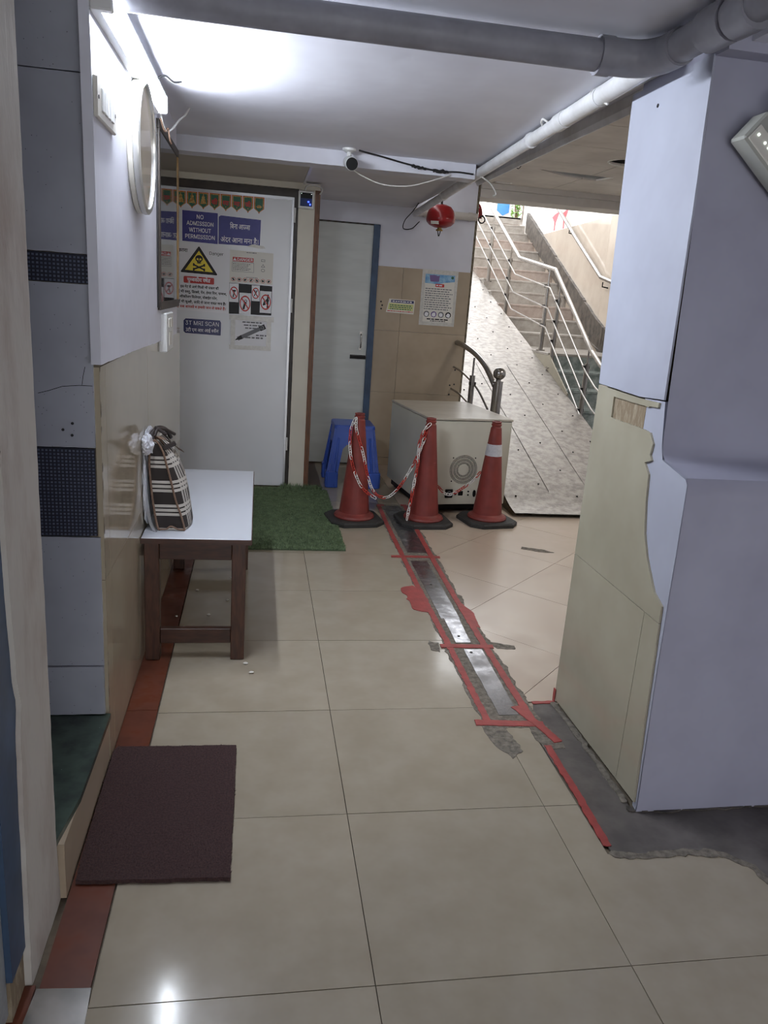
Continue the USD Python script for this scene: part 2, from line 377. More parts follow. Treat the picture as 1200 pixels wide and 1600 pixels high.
# floor: bed, square tiles, and the turned tiles right of the metal strip
fl = thing('floor', None, None, kind=S)
part(fl, 'bed', [bx(-1.35, 4.6, -3.5, 7.6, -0.12, -0.008)], 'grout')
TW, TH = 0.6215, 0.6005
holes = unary_union([Polygon([(1.03, 2.36), (1.03, 1.74), (1.12, 1.727), (1.27, 1.733), (1.385, 1.712), (1.44, 1.655), (1.46, 1.5), (2.7, 1.5), (2.7, 2.55), (1.21, 2.6), (1.205, 2.58), (1.10, 2.58)])])
turned = sbox(1.078, 2.59, 4.3, 7.3)
for i in range(-1, 6):
    for j in range(-6, 10):
        x0, y0 = 0.2975 + (i - 1) * TW, 1.363 + j * TH
        q = sbox(x0 + .0012, y0 + .0012, x0 + TW - .0012, y0 + TH - .0012).intersection(sbox(-0.325, -3.1, 2.9, 7.0)).difference(holes).difference(turned)
        for g in getattr(q, 'geoms', [q]):
            if g.area > 0.004: part(fl, 'tile', onxy(g, -0.008, -0.0004 * ((i * 7 + j * 5) % 3) / 2), 'floor_tile')
c45 = math.sqrt(.5)
for i in range(-7, 6):
    for j in range(-6, 12):
        cu, cv = -1.566 + 0.849 * (i + .5), 4.37 + 0.849 * (j + .5)
        cx, cy = (cv + cu) / 2, (cv - cu) / 2
        q = affinity.rotate(sbox(cx - .299, cy - .299, cx + .299, cy + .299), 45, origin=(cx, cy)).intersection(sbox(1.08, 2.6, 3.3, 7.3))
        if q.area > 0.004: part(fl, 'tile', onxy(q, -0.008, -0.0003 * ((i + 2 * j) % 3) / 2), 'floor_tile_pink')
# border along the left wall
tr = thing('trim_1', None, None, kind=S)
for y0, y1 in ((1.41, 1.985), (1.987, 2.585), (2.587, 3.19), (3.192, 3.79), (3.792, 4.55)):
    part(tr, 'tile', bx(-0.436, -0.328, y0, y1, -0.01, -0.0002), 'terracotta')
solo('trim_2', bx(0.405, 0.53, 5.98, 6.93, -0.01, 0.004), 'wood_dark', kind=S)
solo('trim_3', bx(-0.62, -0.445, 1.2, 1.43, -0.01, 0.001), 'terracotta', kind=S)

# ceiling -----------------------------------------------------------
ce = thing('ceiling', None, None, kind=S)
part(ce, 'main_slab', bx(-1.3, 1.262, -3.5, 4.62, CZ, CZ + .12), 'ceiling_paint')
part(ce, 'slab_end', bx(1.262, 2.8, -3.5, 2.62, 2.215, CZ + .12), 'ceiling_paint')
part(ce, 'back_slab', bx(0.3, 1.27, 4.62, 7.1, 2.25, 2.37), 'ceiling_back')
part(ce, 'beige_panel', bx(-0.8, 0.285, 4.62, 5.97, 2.238, 2.30), 'board_beige')
part(ce, 'joint_strip', bx(0.285, 0.303, 4.62, 5.97, 2.232, 2.30), 'white_plastic')
part(ce, 'edge_fascia', bx(1.262, 1.275, 2.62, 4.86, 2.243, 2.52), 'ceiling_back')
part(ce, 'edge_angle', [trimesh.convex.convex_hull([(x, y, z) for y in (2.62, 4.85) for x, z in ((1.260, 2.2005), (1.272, 2.180), (1.276, 2.180), (1.266, 2.2035))]), bx(1.262, 1.275, 2.62, 4.85, 2.20, 2.245)], 'white_pvc')
part(ce, 'edge_angle', [bx(1.190, 1.196, 2.40, 3.55, 2.213, 2.2395)], 'white_pvc')
# false ceiling beyond the pillar, square boards, one sagging
r2 = random.Random(3)
for i in range(5):
    for j in range(8):
        x0, y0 = 1.25 + i * .61, 2.63 + j * .605
        q = sbox(x0 + .003, y0 + .003, x0 + .607, y0 + .602)
        q = q.difference(unary_union([Point(2.47, 5.40).buffer(.135), Polygon([(2.04, 6.0), (2.66, 6.05), (2.60, 6.25), (2.3, 6.18)]), Polygon([(1.93, 6.76), (2.09, 6.77), (2.09, 6.86), (1.93, 6.85)])]))
        m = onxy(q, 2.5, 2.512)
        if (i, j) in ((1, 5), (2, 5)):
            v = m.vertices.copy(); v[:, 2] -= (v[:, 1] - y0) * .004; m.vertices = v
        part(ce, 'board', m, 'false_tile')
part(ce, 'lamp_ring', tube([(2.47 + .142 * math.cos(a), 5.40 + .142 * math.sin(a), 2.499) for a in np.linspace(0, 2 * math.pi, 24, endpoint=False)], .007, 6, True), 'cream_plastic')
part(ce, 'void_lining', bx(1.25, 4.3, 2.6, 7.1, 2.72, 2.8), 'black_plastic')  # black sheet standing in for the shade above the boards
bmq = ragged(sbox(-0.8, 2.163, 1.164, CZ), .002, .03, 4)
solo('beam', onxz(bmq, 4.5, .14), 'plaster_white', kind=S)
lq = thing('lintel', None, None, kind=S)
part(lq, 'lower_face', onxz(ragged(sbox(1.856, 2.386, 4.4, 2.47), .006, .06, 2), 6.93, .3), 'lintel_paint')
part(lq, 'upper_face', bx(1.856, 4.4, 6.9, 7.2, 2.455, 2.8), 'lintel_paint')
solo('beam', bx(1.2, 2.8, 2.12, 2.6, 2.19, 2.24), 'plaster_lilac', kind=S)

# left wall -----------------------------------------------------------
wl = thing('wall_left', None, None, kind=S)
part(wl, 'core', bx(-0.62, -0.452, 2.285, 4.55, 0, CZ), 'mortar')
pq = Polygon([(2.24, 1.266), (2.6, 1.262), (3.0, 1.257), (3.4, 1.247), (3.72, 1.243), (4.27, 1.24), (4.275, 1.24), (4.275, CZ), (2.215, CZ), (2.23, 1.8)])
part(wl, 'plaster', onyz(ragged(pq, .003, .03, 3), -0.425, .026), 'plaster_white')
for y0, y1 in ((2.276, 2.36), (2.362, 3.238), (3.241, 4.552)):
    for z0, z1 in ((0.003, 0.62), (0.622, 1.255)):
        if y0 > 2.3 or True: part(wl, 'tile', bx(y0=y0, y1=y1, x0=-0.452, x1=-0.437, z0=z0, z1=z1), 'wall_tile')
# end of that wall: grey tiles and mosaic bands looking into the opening
part(wl, 'mortar_edge', onxz(ragged(sbox(-0.475, 0.17, -0.4372, 1.27), .0035, .012, 8, 40), 2.277, .012), 'mortar')
for z0, z1, yf in ((1.555, 1.99, 2.268), (1.993, CZ, 2.268), (1.027, 1.476, 2.268), (0.343, 0.758, 2.268), (0.178, 0.341, 2.260)):
    part(wl, 'grey_tile', onxz(ragged(sbox(-1.3, z0, -0.452 if z0 > .4 else -0.447, z1), .0015, .02, int(z0 * 100), 60), yf, .02), 'grey_tile')
for z0, z1 in ((1.478, 1.553), (0.762, 1.024)):
    part(wl, 'mosaic_bed', bx(-1.3, -0.455, 2.271, 2.288, z0, z1), 'mosaic_grout')
    sq, z = [], z0 + .002
    while z + .0075 < z1:
        x = -0.457
        while x > -0.76:
            sq.append(bx(x - .0054, x, 2.2685, 2.273, z, z + .0054)); x -= .0105
        z += .0104
    part(wl, 'mosaic_tile', sq, 'mosaic_blue', kind='stuff')
part(wl, 'crack', tube([(-.60, 2.2675, 1.177), (-.57, 2.2675, 1.186), (-.535, 2.2675, 1.199), (-.49, 2.2675, 1.204), (-.455, 2.2675, 1.204)], .0008, 4), 'ink_black')
part(wl, 'crack', tube([(-.483, 2.2675, 1.204), (-.479, 2.2675, 1.23), (-.473, 2.2675, 1.256)], .0007, 4), 'ink_black')
for x, z in ((-.512, 1.096), (-.538, 1.077), (-.514, 1.062)):
    part(wl, 'drill_hole', cyl((x, 2.2665, z), (x, 2.28, z), .004, 10), 'ink_black')
part(wl, 'recess_side', bx(-0.8, -0.7, 4.5, 6.0, 0, 2.3), 'board_beige')
part(wl, 'return', bx(-0.75, -0.46, 4.52, 4.55, 0, 2.24), 'wall_tile')
part(wl, 'opening_side', [bx(-1.35, -1.3, 1.3, 2.6, 0, 2.4), bx(-1.35, -0.6, 1.38, 1.5, 0, 2.4)], 'plaster_lilac')  # out of view; the second box keeps sky light out of the opening
# near pier of the opening: battered plaster, blue frame, grey door leaf
jq = Polygon([(1.688, CZ), (1.686, 1.6), (1.683, 1.15), (1.68, .7), (1.676, .3), (1.672, .14), (1.688, .03), (1.69, -.004), (1.43, -.004), (1.438, .16), (1.452, .45), (1.462, .6), (1.478, .66), (1.461, .72), (1.452, .9), (1.45, 1.05), (1.455, 1.28), (1.44, 1.6), (1.40, CZ)])
part(wl, 'pier_plaster', onyz(ragged(jq, .0045, .02, 5, 22), -0.453, .16), 'plaster_dirty')
solo('trim_4', onyz(Polygon([(1.345, .1), (1.47, .1), (1.48, 1.1), (1.48, CZ), (1.345, CZ)]), -0.463, .10), 'blue_frame', kind=S)
part(wl, 'rotten_foot', onyz(ragged(sbox(1.345, -.002, 1.47, .11), .006, .012, 6, 40), -0.468, .08), 'broken_brown')
dn = thing('door_1', None, None, kind=S)
part(dn, 'leaf', bx(-0.51, -0.475, 0.55, 1.343, 0.02, 2.1), 'door_near')
part(wl, 'rear_wall', bx(-0.7, -0.46, -3.5, 0.55, 0, CZ), 'plaster_lilac')
part(wl, 'door_head', bx(-0.7, -0.46, 0.55, 1.4, 2.1, CZ), 'plaster_lilac')
part(wl, 'door_jamb', bx(-0.75, -0.52, 0.5, 1.69, 0, 2.24), 'plaster_lilac')
# marble step inside the opening
st = thing('step', None, None, kind=S)
part(st, 'marble_slab', onxy(Polygon([(-1.3, 1.5), (-.470, 1.5), (-.452, 1.70), (-.434, 1.85), (-.431, 2.268), (-1.3, 2.268)]), .158, .175), 'green_marble')
part(st, 'riser', bx(-1.3, -0.4385, 1.685, 2.268, 0, .158), 'wall_tile_far')

# pillar -----------------------------------------------------------
pl = thing('pillar', None, None, kind=S)
part(pl, 'core', bx(1.222, 2.6, 2.19, 2.585, 0, 2.2), 'mortar')
up = Polygon([(2.183, 2.195), (2.16, 1.8), (2.145, 1.262), (2.30, 1.252), (2.607, 1.259), (2.64, 1.8), (2.662, 2.195)])
part(pl, 'white_face', onyz(ragged(up, .0015, .03, 1), 1.196, .0065, -1), 'plaster_pillar')
# front: upper part, then the thicker lower part with a sloping ledge
fr = [(2.183, 2.2), (2.155, 1.7), (2.135, 1.3), (2.12, 1.125), (2.105, 1.092), (1.965, 1.066), (1.95, 1.05), (1.945, .9), (1.935, .5), (1.912, .02), (1.915, .0), (2.3, 0), (2.3, 2.2)]
fp = Polygon(fr); NX = 26
prof = np.array(fr[:-2]); seg = LineString(prof); L = np.linspace(0, seg.length, 90); pf = np.array([seg.interpolate(s).coords[0] for s in L])
xs = np.linspace(1.203, 2.6, 90)
V = np.array([[(x, p[0] + .006 * (meshkit.fbm(np.array([x * 3, p[1] * 3, 5.0]), 3, 2) - .5) - .004 * (x < 1.21) * 0, p[1]) for p in pf] for x in xs])
for i in range(len(xs)): V[i, -6:, 2] += .018 * (meshkit.fbm(np.array([xs[i] * 9, 2., 1.]), 3, 4) - .35) * np.linspace(0, 1, 6)
ff = []
n_ = len(pf)
for i in range(len(xs) - 1):
    for j in range(n_ - 1):
        a, b, c, d_ = i * n_ + j, (i + 1) * n_ + j, (i + 1) * n_ + j + 1, i * n_ + j + 1
        ff += [[a, c, b], [a, d_, c]]
part(pl, 'nail_hole', cyl((1.1945, 2.47, 1.985 + .14), (1.2, 2.47, 1.985 + .14), .006, 10), 'dark_metal')
part(pl, 'front_plaster', trimesh.Trimesh(V.reshape(-1, 3), ff, process=False), 'plaster_lilac', smooth=40)
side = ragged(Polygon([p for p in fr[3:]][:8] + [(1.945, 0.004), (1.96, .3), (2.02, .6), (2.28, 1.0), (2.28, 1.257), (2.145, 1.262)]), .0008, .03, 3)
part(pl, 'side_plaster', onyz(side.buffer(-.005), 1.2035, .03, -1), 'plaster_pillar')
edge = [(2.175, 1.229), (2.20, 1.16), (2.168, 1.125), (2.175, 1.09), (2.16, 1.075), (2.20, 1.06), (2.165, 1.03), (2.155, .95), (2.13, .85), (2.09, .78), (2.02, .70), (1.965, .675), (1.962, .63), (1.955, .52), (1.945, .3), (1.925, .03)]
tq = Polygon(edge + [(2.605, .012), (2.607, 1.2535), (2.30, 1.2475), (2.17, 1.250)])
gap = unary_union([ragged(sbox(2.255, 1.158, 2.475, 1.229), .003, .02, 9), ragged(Polygon([(2.10, 1.15), (2.26, 1.158), (2.26, 1.228), (2.18, 1.236), (2.10, 1.236)]), .004, .01, 19, 70)])
tq = tq.difference(gap)
tq = max(getattr(tq, 'geoms', [tq]), key=lambda g: g.area)
tq = ragged(tq, .0016, .008, 12, 160).intersection(ragged(tq, .004, .012, 13, 45).buffer(.0025))
for cell in (sbox(1.8, .0, 2.0505, .62), sbox(2.0525, .0, 2.7, .62), sbox(1.8, .622, 2.7, 1.3)):
    g = tq.intersection(cell)
    for gg in getattr(g, 'geoms', [g]):
        if gg.area > .001: part(pl, 'tile', onyz(gg, 1.1965, .012, -1), 'pillar_tile')
part(pl, 'bare_patch', onyz(ragged(sbox(2.255, 1.15, 2.48, 1.235), .003, .02, 2), 1.2025, .006, -1), 'broken_brown')

# far wall -----------------------------------------------------------
wb = thing('wall_back', None, None, kind=S)
part(wb, 'plaster', [bx(0.3, 1.832, 6.93, 7.1, 1.757, 2.56), bx(0.3, 0.99, 6.955, 7.1, 0, 1.757), bx(.99, 1.832, 6.945, 7.1, 0, 1.757)], 'plaster_white')
part(wb, 'door_head', bx(0.3, 1.0, 6.915, 6.95, 2.092, 2.14), 'plaster_white')
for x0, x1 in ((1.003, 1.228), (1.230, 1.832)):
    for z0, z1 in ((0.075, 0.672), (0.674, 1.215), (1.217, 1.757)):
        part(wb, 'tile', bx(x0, x1, 6.922, 6.946, z0, z1), 'wall_tile_far')
for x, z in ((1.772, .905), (1.775, .775), (1.735, .765), (1.735, .68), (1.05, 1.46), (1.062, 1.43), (1.055, 1.40)): part(wb, 'drill_hole', cyl((x, 6.9205, z), (x, 6.93, z), .008, 8), 'ink_black')
part(wb, 'skirting', bx(1.003, 1.84, 6.915, 6.946, 0.002, 0.07), 'wall_tile_far')
part(wb, 'end_edge', bx(1.832, 1.852, 6.932, 7.1, 0, 2.56), 'mortar')
d2 = thing('door_2', None, None, kind=S)
part(d2, 'leaf', bx(0.40, 0.945, 6.90, 6.935, 0.012, 2.078, .002), 'door_grey')
part(d2, 'frame', bx(0.945, 1.0, 6.885, 6.95, 0, 2.085), 'blue_frame')
part(d2, 'head_frame', bx(0.40, 1.0, 6.912, 6.95, 2.078, 2.09), 'frame_dark')
hd = part(d2, 'pull_handle', tube(curve([(.887, 6.90, 1.175), (.887, 6.872, 1.165), (.887, 6.865, 1.115), (.887, 6.872, 1.065), (.887, 6.90, 1.055)], 8), .006, 8), 'steel', smooth=True)
part(d2, 'handle_plate', [bx(.875, .899, 6.896, 6.901, 1.165, 1.195), bx(.875, .899, 6.896, 6.901, 1.035, 1.065)], 'steel')
part(d2, 'tower_bolt', [bx(.80, .94, 6.893, 6.901, .955, .99), cyl((.80, 6.888, .972), (.94, 6.888, .972), .007, 8)], 'dark_metal')
# recess with the white door and its post
wd = thing('wall_recess', None, None, kind=S)
part(wd, 'head_strip', bx(-0.75, 0.41, 5.93, 6.0, 2.197, 2.238), 'post_panel')
part(wd, 'post', bx(0.258, 0.375, 5.935, 6.0, 0, 2.197), 'post_panel')
part(wd, 'post_edge', bx(0.375, 0.412, 5.932, 6.02, 0, 2.225), 'wood_edge')
part(wd, 'partition', bx(0.30, 0.40, 6.0, 6.95, 0, 2.25), 'plaster_white')
part(wd, 'backing', bx(-0.75, 0.3, 6.02, 6.08, 0, 2.3), 'frame_dark')
d3 = thing('door_3', None, None, kind=S)
part(d3, 'frame', [bx(-0.75, 0.258, 5.955, 6.02, 2.142, 2.199), bx(0.226, 0.258, 5.955, 6.02, 0, 2.142)], 'frame_dark')
part(d3, 'leaf', bx(-0.72, 0.228, 5.95, 5.99, 0.012, 2.138, .003), 'door_white')
part(d3, 'edge_strip', [bx(0.213, 0.229, 5.944, 5.951, .012, 2.139), bx(-0.72, 0.213, 5.944, 5.951, 2.12, 2.139)], 'alu')
for z in np.linspace(.15, 2.05, 11):
    part(d3, 'rivet', lathe([(0, -.003), (.004, -.002), (.005, 0)], 8).apply_transform(trimesh.transformations.rotation_matrix(math.pi / 2, [1, 0, 0])).apply_translation([.221, 5.9445, z]), 'dark_metal')
for z in (.35, 1.39, 2.02): part(d3, 'hinge', cyl((.234, 5.947, z - .05), (.234, 5.947, z + .05), .008, 8), 'white_plastic')

# rooms behind the camera and to the right: plain shell
solo('wall_right', [bx(2.6, 2.7, -3.5, 2.6, 0, 2.3)], 'plaster_lilac', kind=S)
solo('wall_front', bx(-0.8, 2.7, -3.5, -3.4, 1.65, 2.3), 'plaster_lilac', kind=S)   # unseen opening below it, sized to let daylight onto the corridor front
solo('wall_side', bx(4.3, 4.4, 2.3, 7.05, 0, 2.8), 'plaster_white', kind=S)
solo('wall_side', bx(2.6, 4.4, 2.5, 2.6, 0, 2.8), 'plaster_white', kind=S)

# ================================================================== RAMP, STAIRS, DAYLIT SHAFT
RS = 0.317
rp = thing('ramp', 'pale riveted sheet metal ramp rising beside the stairs', 'ramp', (1.9, 5.27, 0), kind=S)
def rz(y): return max(0.004, (y - 5.27) * RS)
def ramp_sheet(x0, x1, y0, y1, seed, lip=False):
    nx, ny = 24, 40; X, Y = np.linspace(x0, x1, nx), np.linspace(y0, y1, ny); P = []
    for y in Y:
        for x in X:
            z = (y - 5.27) * RS + .012 + .012 * (meshkit.fbm(np.array([x * 2.6, y * 2.2, seed]), 3, seed) - .5)
            if lip and y < 5.42: z += .035 * math.exp(-((y - 5.27) / .05) ** 2) * .2 + (5.42 - y) * .12
            P.append((x, y, max(z, .004)))
    F = []
    for j in range(ny - 1):
        for i in range(nx - 1):
            a = j * nx + i; F += [[a, a + 1, a + nx + 1], [a, a + nx + 1, a + nx]]
    t = trimesh.Trimesh(P, F, process=False); u = t.copy(); u.vertices[:, 2] -= .004; u.invert(); return cat([t, u])
for n_s, (x0, x1, y0, y1, lip) in enumerate(((1.90, 3.06, 5.255, 8.06, True), (1.90, 3.06, 8.055, 11.45, False))):
    part(rp, 'sheet', ramp_sheet(x0, x1, y0, y1, n_s + 2, lip), 'ramp_sheet', smooth=True)
part(rp, 'seam', [tube([(x, y, rz(y) + .0155) for y in (5.6, 6.5, 7.4, 8.04)], .0022, 4) for x in (2.28, 2.62)], 'stringer')
rv, r3 = [], random.Random(5)
for j in range(24):
    for i in range(5):
        x, y = 1.98 + i * .25 + r3.uniform(-.03, .03), 5.5 + j * .23 + r3.uniform(-.05, .05)
        if j % 2 == i % 2: part(rp, 'rivet', cyl((x, y, rz(y) + .008), (x, y, rz(y) + .0195), .007, 6), 'rivet')
part(rp, 'underside', [trimesh.convex.convex_hull([(1.9, 5.3, 0), (3.05, 5.3, 0), (1.9, 11.4, 0), (3.05, 11.4, 0), (1.9, 11.4, 1.9), (3.05, 11.4, 1.9)])], 'mortar')
# stairs: nosings at y = 8.73 + .41 k, z = 1.05 + .16 k
sc = thing('staircase', 'grey stone staircase with green marble lower steps beside the ramp', 'stairs', (3.6, 8.7, 0), kind=S)
wallx = lambda y: 4.0 + max(0, y - 9.0) * .083
for k in range(1, 13):
    y, z = 8.732 + .41 * k, 1.05 + .16 * k
    xl = 3.055 if y < 11.3 else 2.3
    m = 'stair_stone' if k % 3 else 'stair_stone_pink'
    part(sc, 'riser', bx(xl, wallx(y) + .02, y + .004, y + .43, z - .185, z - .0275), m)
    part(sc, 'tread', bx(xl - .008, wallx(y) + .02, y - .002, y + .43, z - .028, z, .004), m)
part(sc, 'riser', bx(3.055, 4.02, 8.74, 9.15, .86, 1.022), 'stair_stone')
part(sc, 'landing', bx(3.045, 4.02, 7.98, 9.15, 1.022, 1.05, .004), 'stair_stone')
for k in range(1, 7):
    y, z = 7.99 - .3 * k, 1.05 - .16 * k
    part(sc, 'riser', bx(3.065, 4.02, y + .315, y + .34, z, z + .135), 'stair_green')
    part(sc, 'tread', bx(3.06, 4.02, y - .006, y + .33, z - .027, z, .004), 'stair_green')
part(sc, 'cheek', onyz(Polygon([(7.35, .5), (7.35, .70), (7.98, 1.035), (8.5, 1.035), (8.5, .6)]), 3.050, .012, -1), 'pillar_tile')
part(sc, 'fill', trimesh.convex.convex_hull([(x, y, z) for x in (3.07, 4.02) for y, z in ((6.2, -.1), (6.2, .0), (8.9, .70), (13.6, 2.50), (13.6, -.1))]), 'mortar')
part(sc, 'top_landing', bx(2.3, 6.0, 13.65, 16.5, 2.86, 2.97), 'stair_stone')
# right wall of the shaft, slightly splayed
def splay(poly, off, d):
    m = onyz(poly, 0, d, -1); v = m.vertices.copy(); v[:, 0] += np.array([4.0 + max(0, y - 9.0) * .083 for y in v[:, 1]]) + off; m.vertices = v; return m
def strips(z0, z1, ya=7.05, yb=13.45, n=16):
    ys = np.linspace(ya, yb, n + 1); return [sbox(ys[i], z0, ys[i + 1], z1) for i in range(n)]
ws = thing('wall_stair', None, None, kind=S)
part(ws, 'white_plaster', [splay(q, .012, .14) for q in strips(2.585, 4.6)], 'white_wall_out')
part(ws, 'tile', [splay(q, .0, .14) for q in strips(0, 2.585, 7.05, 9.0, 4)], 'stair_wall_tile')
part(ws, 'tile', [splay(q, .0, .14) for q in strips(0, 2.585, 9.003, 11.2, 6)], 'stair_wall_tile')
part(ws, 'tile', [splay(q, .0, .14) for q in strips(0, 2.585, 11.203, 13.45, 6)], 'stair_wall_tile')
part(ws, 'stringer', [splay(ragged(Polygon([(y0, 1.02 + (y0 - 8.73) * .39), (y1, 1.02 + (y1 - 8.73) * .39), (y1, 1.32 + (y1 - 8.73) * .39), (y0, 1.32 + (y0 - 8.73) * .39)]), .012, .05, int(y0 * 10), 9), -.035, .06) for y0, y1 in zip(np.linspace(8.75, 13.0, 12)[:-1], np.linspace(8.75, 13.0, 12)[1:])] + [splay(Polygon([(7.6, 1.05), (8.76, 1.05), (8.76, 1.34), (8.2, 1.13), (7.6, 1.13)]), -.035, .06)], 'stringer')
for k, (y, s) in enumerate(((11.45, 1.0), (11.0, .9))):
    part(ws, 'painted_mark', splay(ragged(affinity.scale(Polygon([(y - .22 * s, 2.86), (y + .16 * s, 2.80), (y + .02, 2.72), (y + .0, 2.60), (y - .05, 2.60), (y - .06, 2.71)]), 1, 1), .015, .03, k, 20), .010, .004), 'pink_mark')
solo('column', bx(4.47, 4.62, 13.45, 13.8, 2.9, 4.6), 'column_brown', kind=S)
solo('wall_outside', [bx(1.5, 1.86, 7.1, 16.5, 0, 3.4)], 'white_wall_out', kind=S)
solo('wall_outside', [bx(2.0, 9.0, 16.5, 16.6, 2.0, 4.2)], 'white_wall_out', kind=S)
bn = thing('banner', 'blue and white banner standing at the head of the stairs', 'banner', (4.18, 14.0, 2.97))
part(bn, 'backing', bx(4.03, 4.33, 14.0, 14.02, 2.97, 3.6), 'white_wall_out')
part(bn, 'print', onxz(Polygon([(4.07, 3.10), (4.18, 3.02), (4.29, 3.08), (4.29, 3.6), (4.07, 3.6)]), 13.996, .003), 'banner_blue')
sh = thing('shrub', 'green leafy shrub in daylight beyond the stair head', 'shrub', (4.5, 14.9, 2.97))
r4 = random.Random(11); lv = []
for k in range(420):
    c = np.array([4.72 + r4.gauss(0, .16), 14.9 + r4.gauss(0, .15), 3.0 + r4.uniform(0, 1.0)]); a = r4.uniform(0, 6.28); t = r4.uniform(-.8, .8)
    d1 = np.array([math.cos(a), math.sin(a), t]) * .055; d2_ = np.array([-math.sin(a), math.cos(a), r4.uniform(-.5, .5)]) * .022
    lv.append(trimesh.Trimesh([c - d1, c + d2_, c + d1, c - d2_], [[0, 1, 2], [0, 2, 3]], process=False))
part(sh, 'foliage', lv, 'leaf', kind='stuff')
part(sh, 'stem', [cyl((4.72, 14.9, 2.97), (4.72 + dx, 14.9, 3.8), .012, 6) for dx in (-.1, 0, .1)], 'wood_edge')

# handrail between ramp and stairs --------------------------------------------
HX = 3.08
hr = [(6.2, .88), (6.714, 1.03), (6.96, 1.14), (8.172, 1.905), (9.413, 2.066), (11.172, 2.918), (12.1, 3.36)]
hl = LineString(hr); hz = lambda y: float(np.interp(y, [p[0] for p in hr], [p[1] for p in hr]))
rail = thing('stair_railing', 'stainless steel railing with three rods between ramp and stairs', 'railing', (HX, 8.3, 0))
for a, b in zip(hr[:-1], hr[1:]): part(rail, 'handrail', [cyl((HX, *a), (HX, *b), .022, 14), trimesh.creation.icosphere(2, .022).apply_translation((HX, *b))], 'steel', smooth=40)
for y, zb in ((10.68, 1.80), (9.76, 1.36), (8.33, 1.05), (7.965, .89), (7.03, .5)):
    zt = hz(y)
    pp = part(rail, 'post', [cyl((HX, y, zb), (HX, y, zt - .16), .024, 14), cyl((HX, y, zt - .17), (HX, y, zt - .01), .009, 8), cyl((HX, y, zb), (HX, y, zb + .012), .05, 14)], 'steel', smooth=40)
    for o in (.19, .40, .60): part(pp, 'clamp', bx(HX - .04, HX + .02, y - .018, y + .018, zt - o - .014, zt - o + .014), 'dark_metal')
for o in (.19, .40, .60): part(rail, 'rod', tube([(HX - .035, y, z - o) for y, z in hr], .0085, 8), 'steel', smooth=40)
wr = thing('wall_handrail', 'stainless steel handrail fixed along the tiled stair wall', 'handrail', (3.93, 9, 1.8))
wp = [(3.93, 8.2, 1.77), (3.93, 8.66, 1.85), (3.94, 8.95, 1.90)] + [(3.93 + max(0, y - 9) * .083, y, 1.90 + (y - 8.95) * .455) for y in (10, 11, 12, 13)]
part(wr, 'rail', tube(wp, .023, 12), 'steel', smooth=40)
for y in (8.85, 10.4, 12.0):
    x = 3.93 + max(0, y - 9) * .083; z = 1.86 if y < 9 else 1.90 + (y - 8.95) * .455
    part(wr, 'bracket', tube([(x, y, z - .02), (x, y, z - .07), (x + .075, y, z - .08)], .008, 8), 'dark_metal')
# short curved balustrade where the ramp starts
cb = thing('ramp_balustrade', 'curved steel balustrade with ball-topped post behind the beige cabinet', 'railing', (1.95, 6.2, 0))
part(cb, 'post', [cyl((1.962, 6.2, 0), (1.962, 6.2, .885), .041, 20), lathe([(.0, .884), (.043, .884), (.043, .896), (.022, .90), (.022, .91)], 20, (1.962, 6.2, 0))], 'steel', smooth=40)
part(cb, 'ball', trimesh.creation.icosphere(3, .052).apply_translation((1.966, 6.2, .958)), 'steel', smooth=True)
part(cb, 'top_rail', tube(curve([(1.765, 6.915, 1.15), (1.80, 6.80, 1.135), (1.86, 6.6, 1.08), (1.905, 6.4, .99), (1.935, 6.2, .86)], 10), .024, 12), 'steel', smooth=True)
part(cb, 'rod', tube(curve([(1.755, 6.92, .933), (1.80, 6.75, .90), (1.87, 6.5, .80), (1.92, 6.28, .65)], 8), .009, 8), 'steel', smooth=True)
part(cb, 'rod', tube(curve([(1.75, 6.92, .736), (1.80, 6.75, .70), (1.87, 6.5, .60), (1.92, 6.28, .48)], 8), .009, 8), 'steel', smooth=True)
part(cb, 'inner_post', [cyl((1.838, 6.55, 0), (1.838, 6.55, .90), .024, 14), cyl((1.838, 6.55, .9), (1.838, 6.55, 1.05), .009, 8)], 'steel', smooth=40)
for z in (.83, .63): part(cb, 'clamp', bx(1.815, 1.87, 6.53, 6.57, z - .014, z + .014), 'dark_metal')
hv = thing('hose_valve', 'small red pipe valve with white cap at the wall end by the stairs', 'valve', (2.0, 7.4, 2.3))
part(hv, 'pipe', tube(curve([(1.86, 7.4, 2.40), (1.96, 7.4, 2.38), (1.995, 7.4, 2.32), (1.995, 7.4, 2.26)], 6), .018, 10), 'red_cylinder', smooth=True)
part(hv, 'cap', cyl((1.95, 7.37, 2.35), (1.92, 7.33, 2.35), .022, 12), 'white_plastic', smooth=40)
part(hv, 'wheel', tube([(2.01 + .03 * math.cos(a), 7.38, 2.25 + .03 * math.sin(a)) for a in np.linspace(0, 6.28, 14, endpoint=False)], .006, 6, True), 'dark_metal')

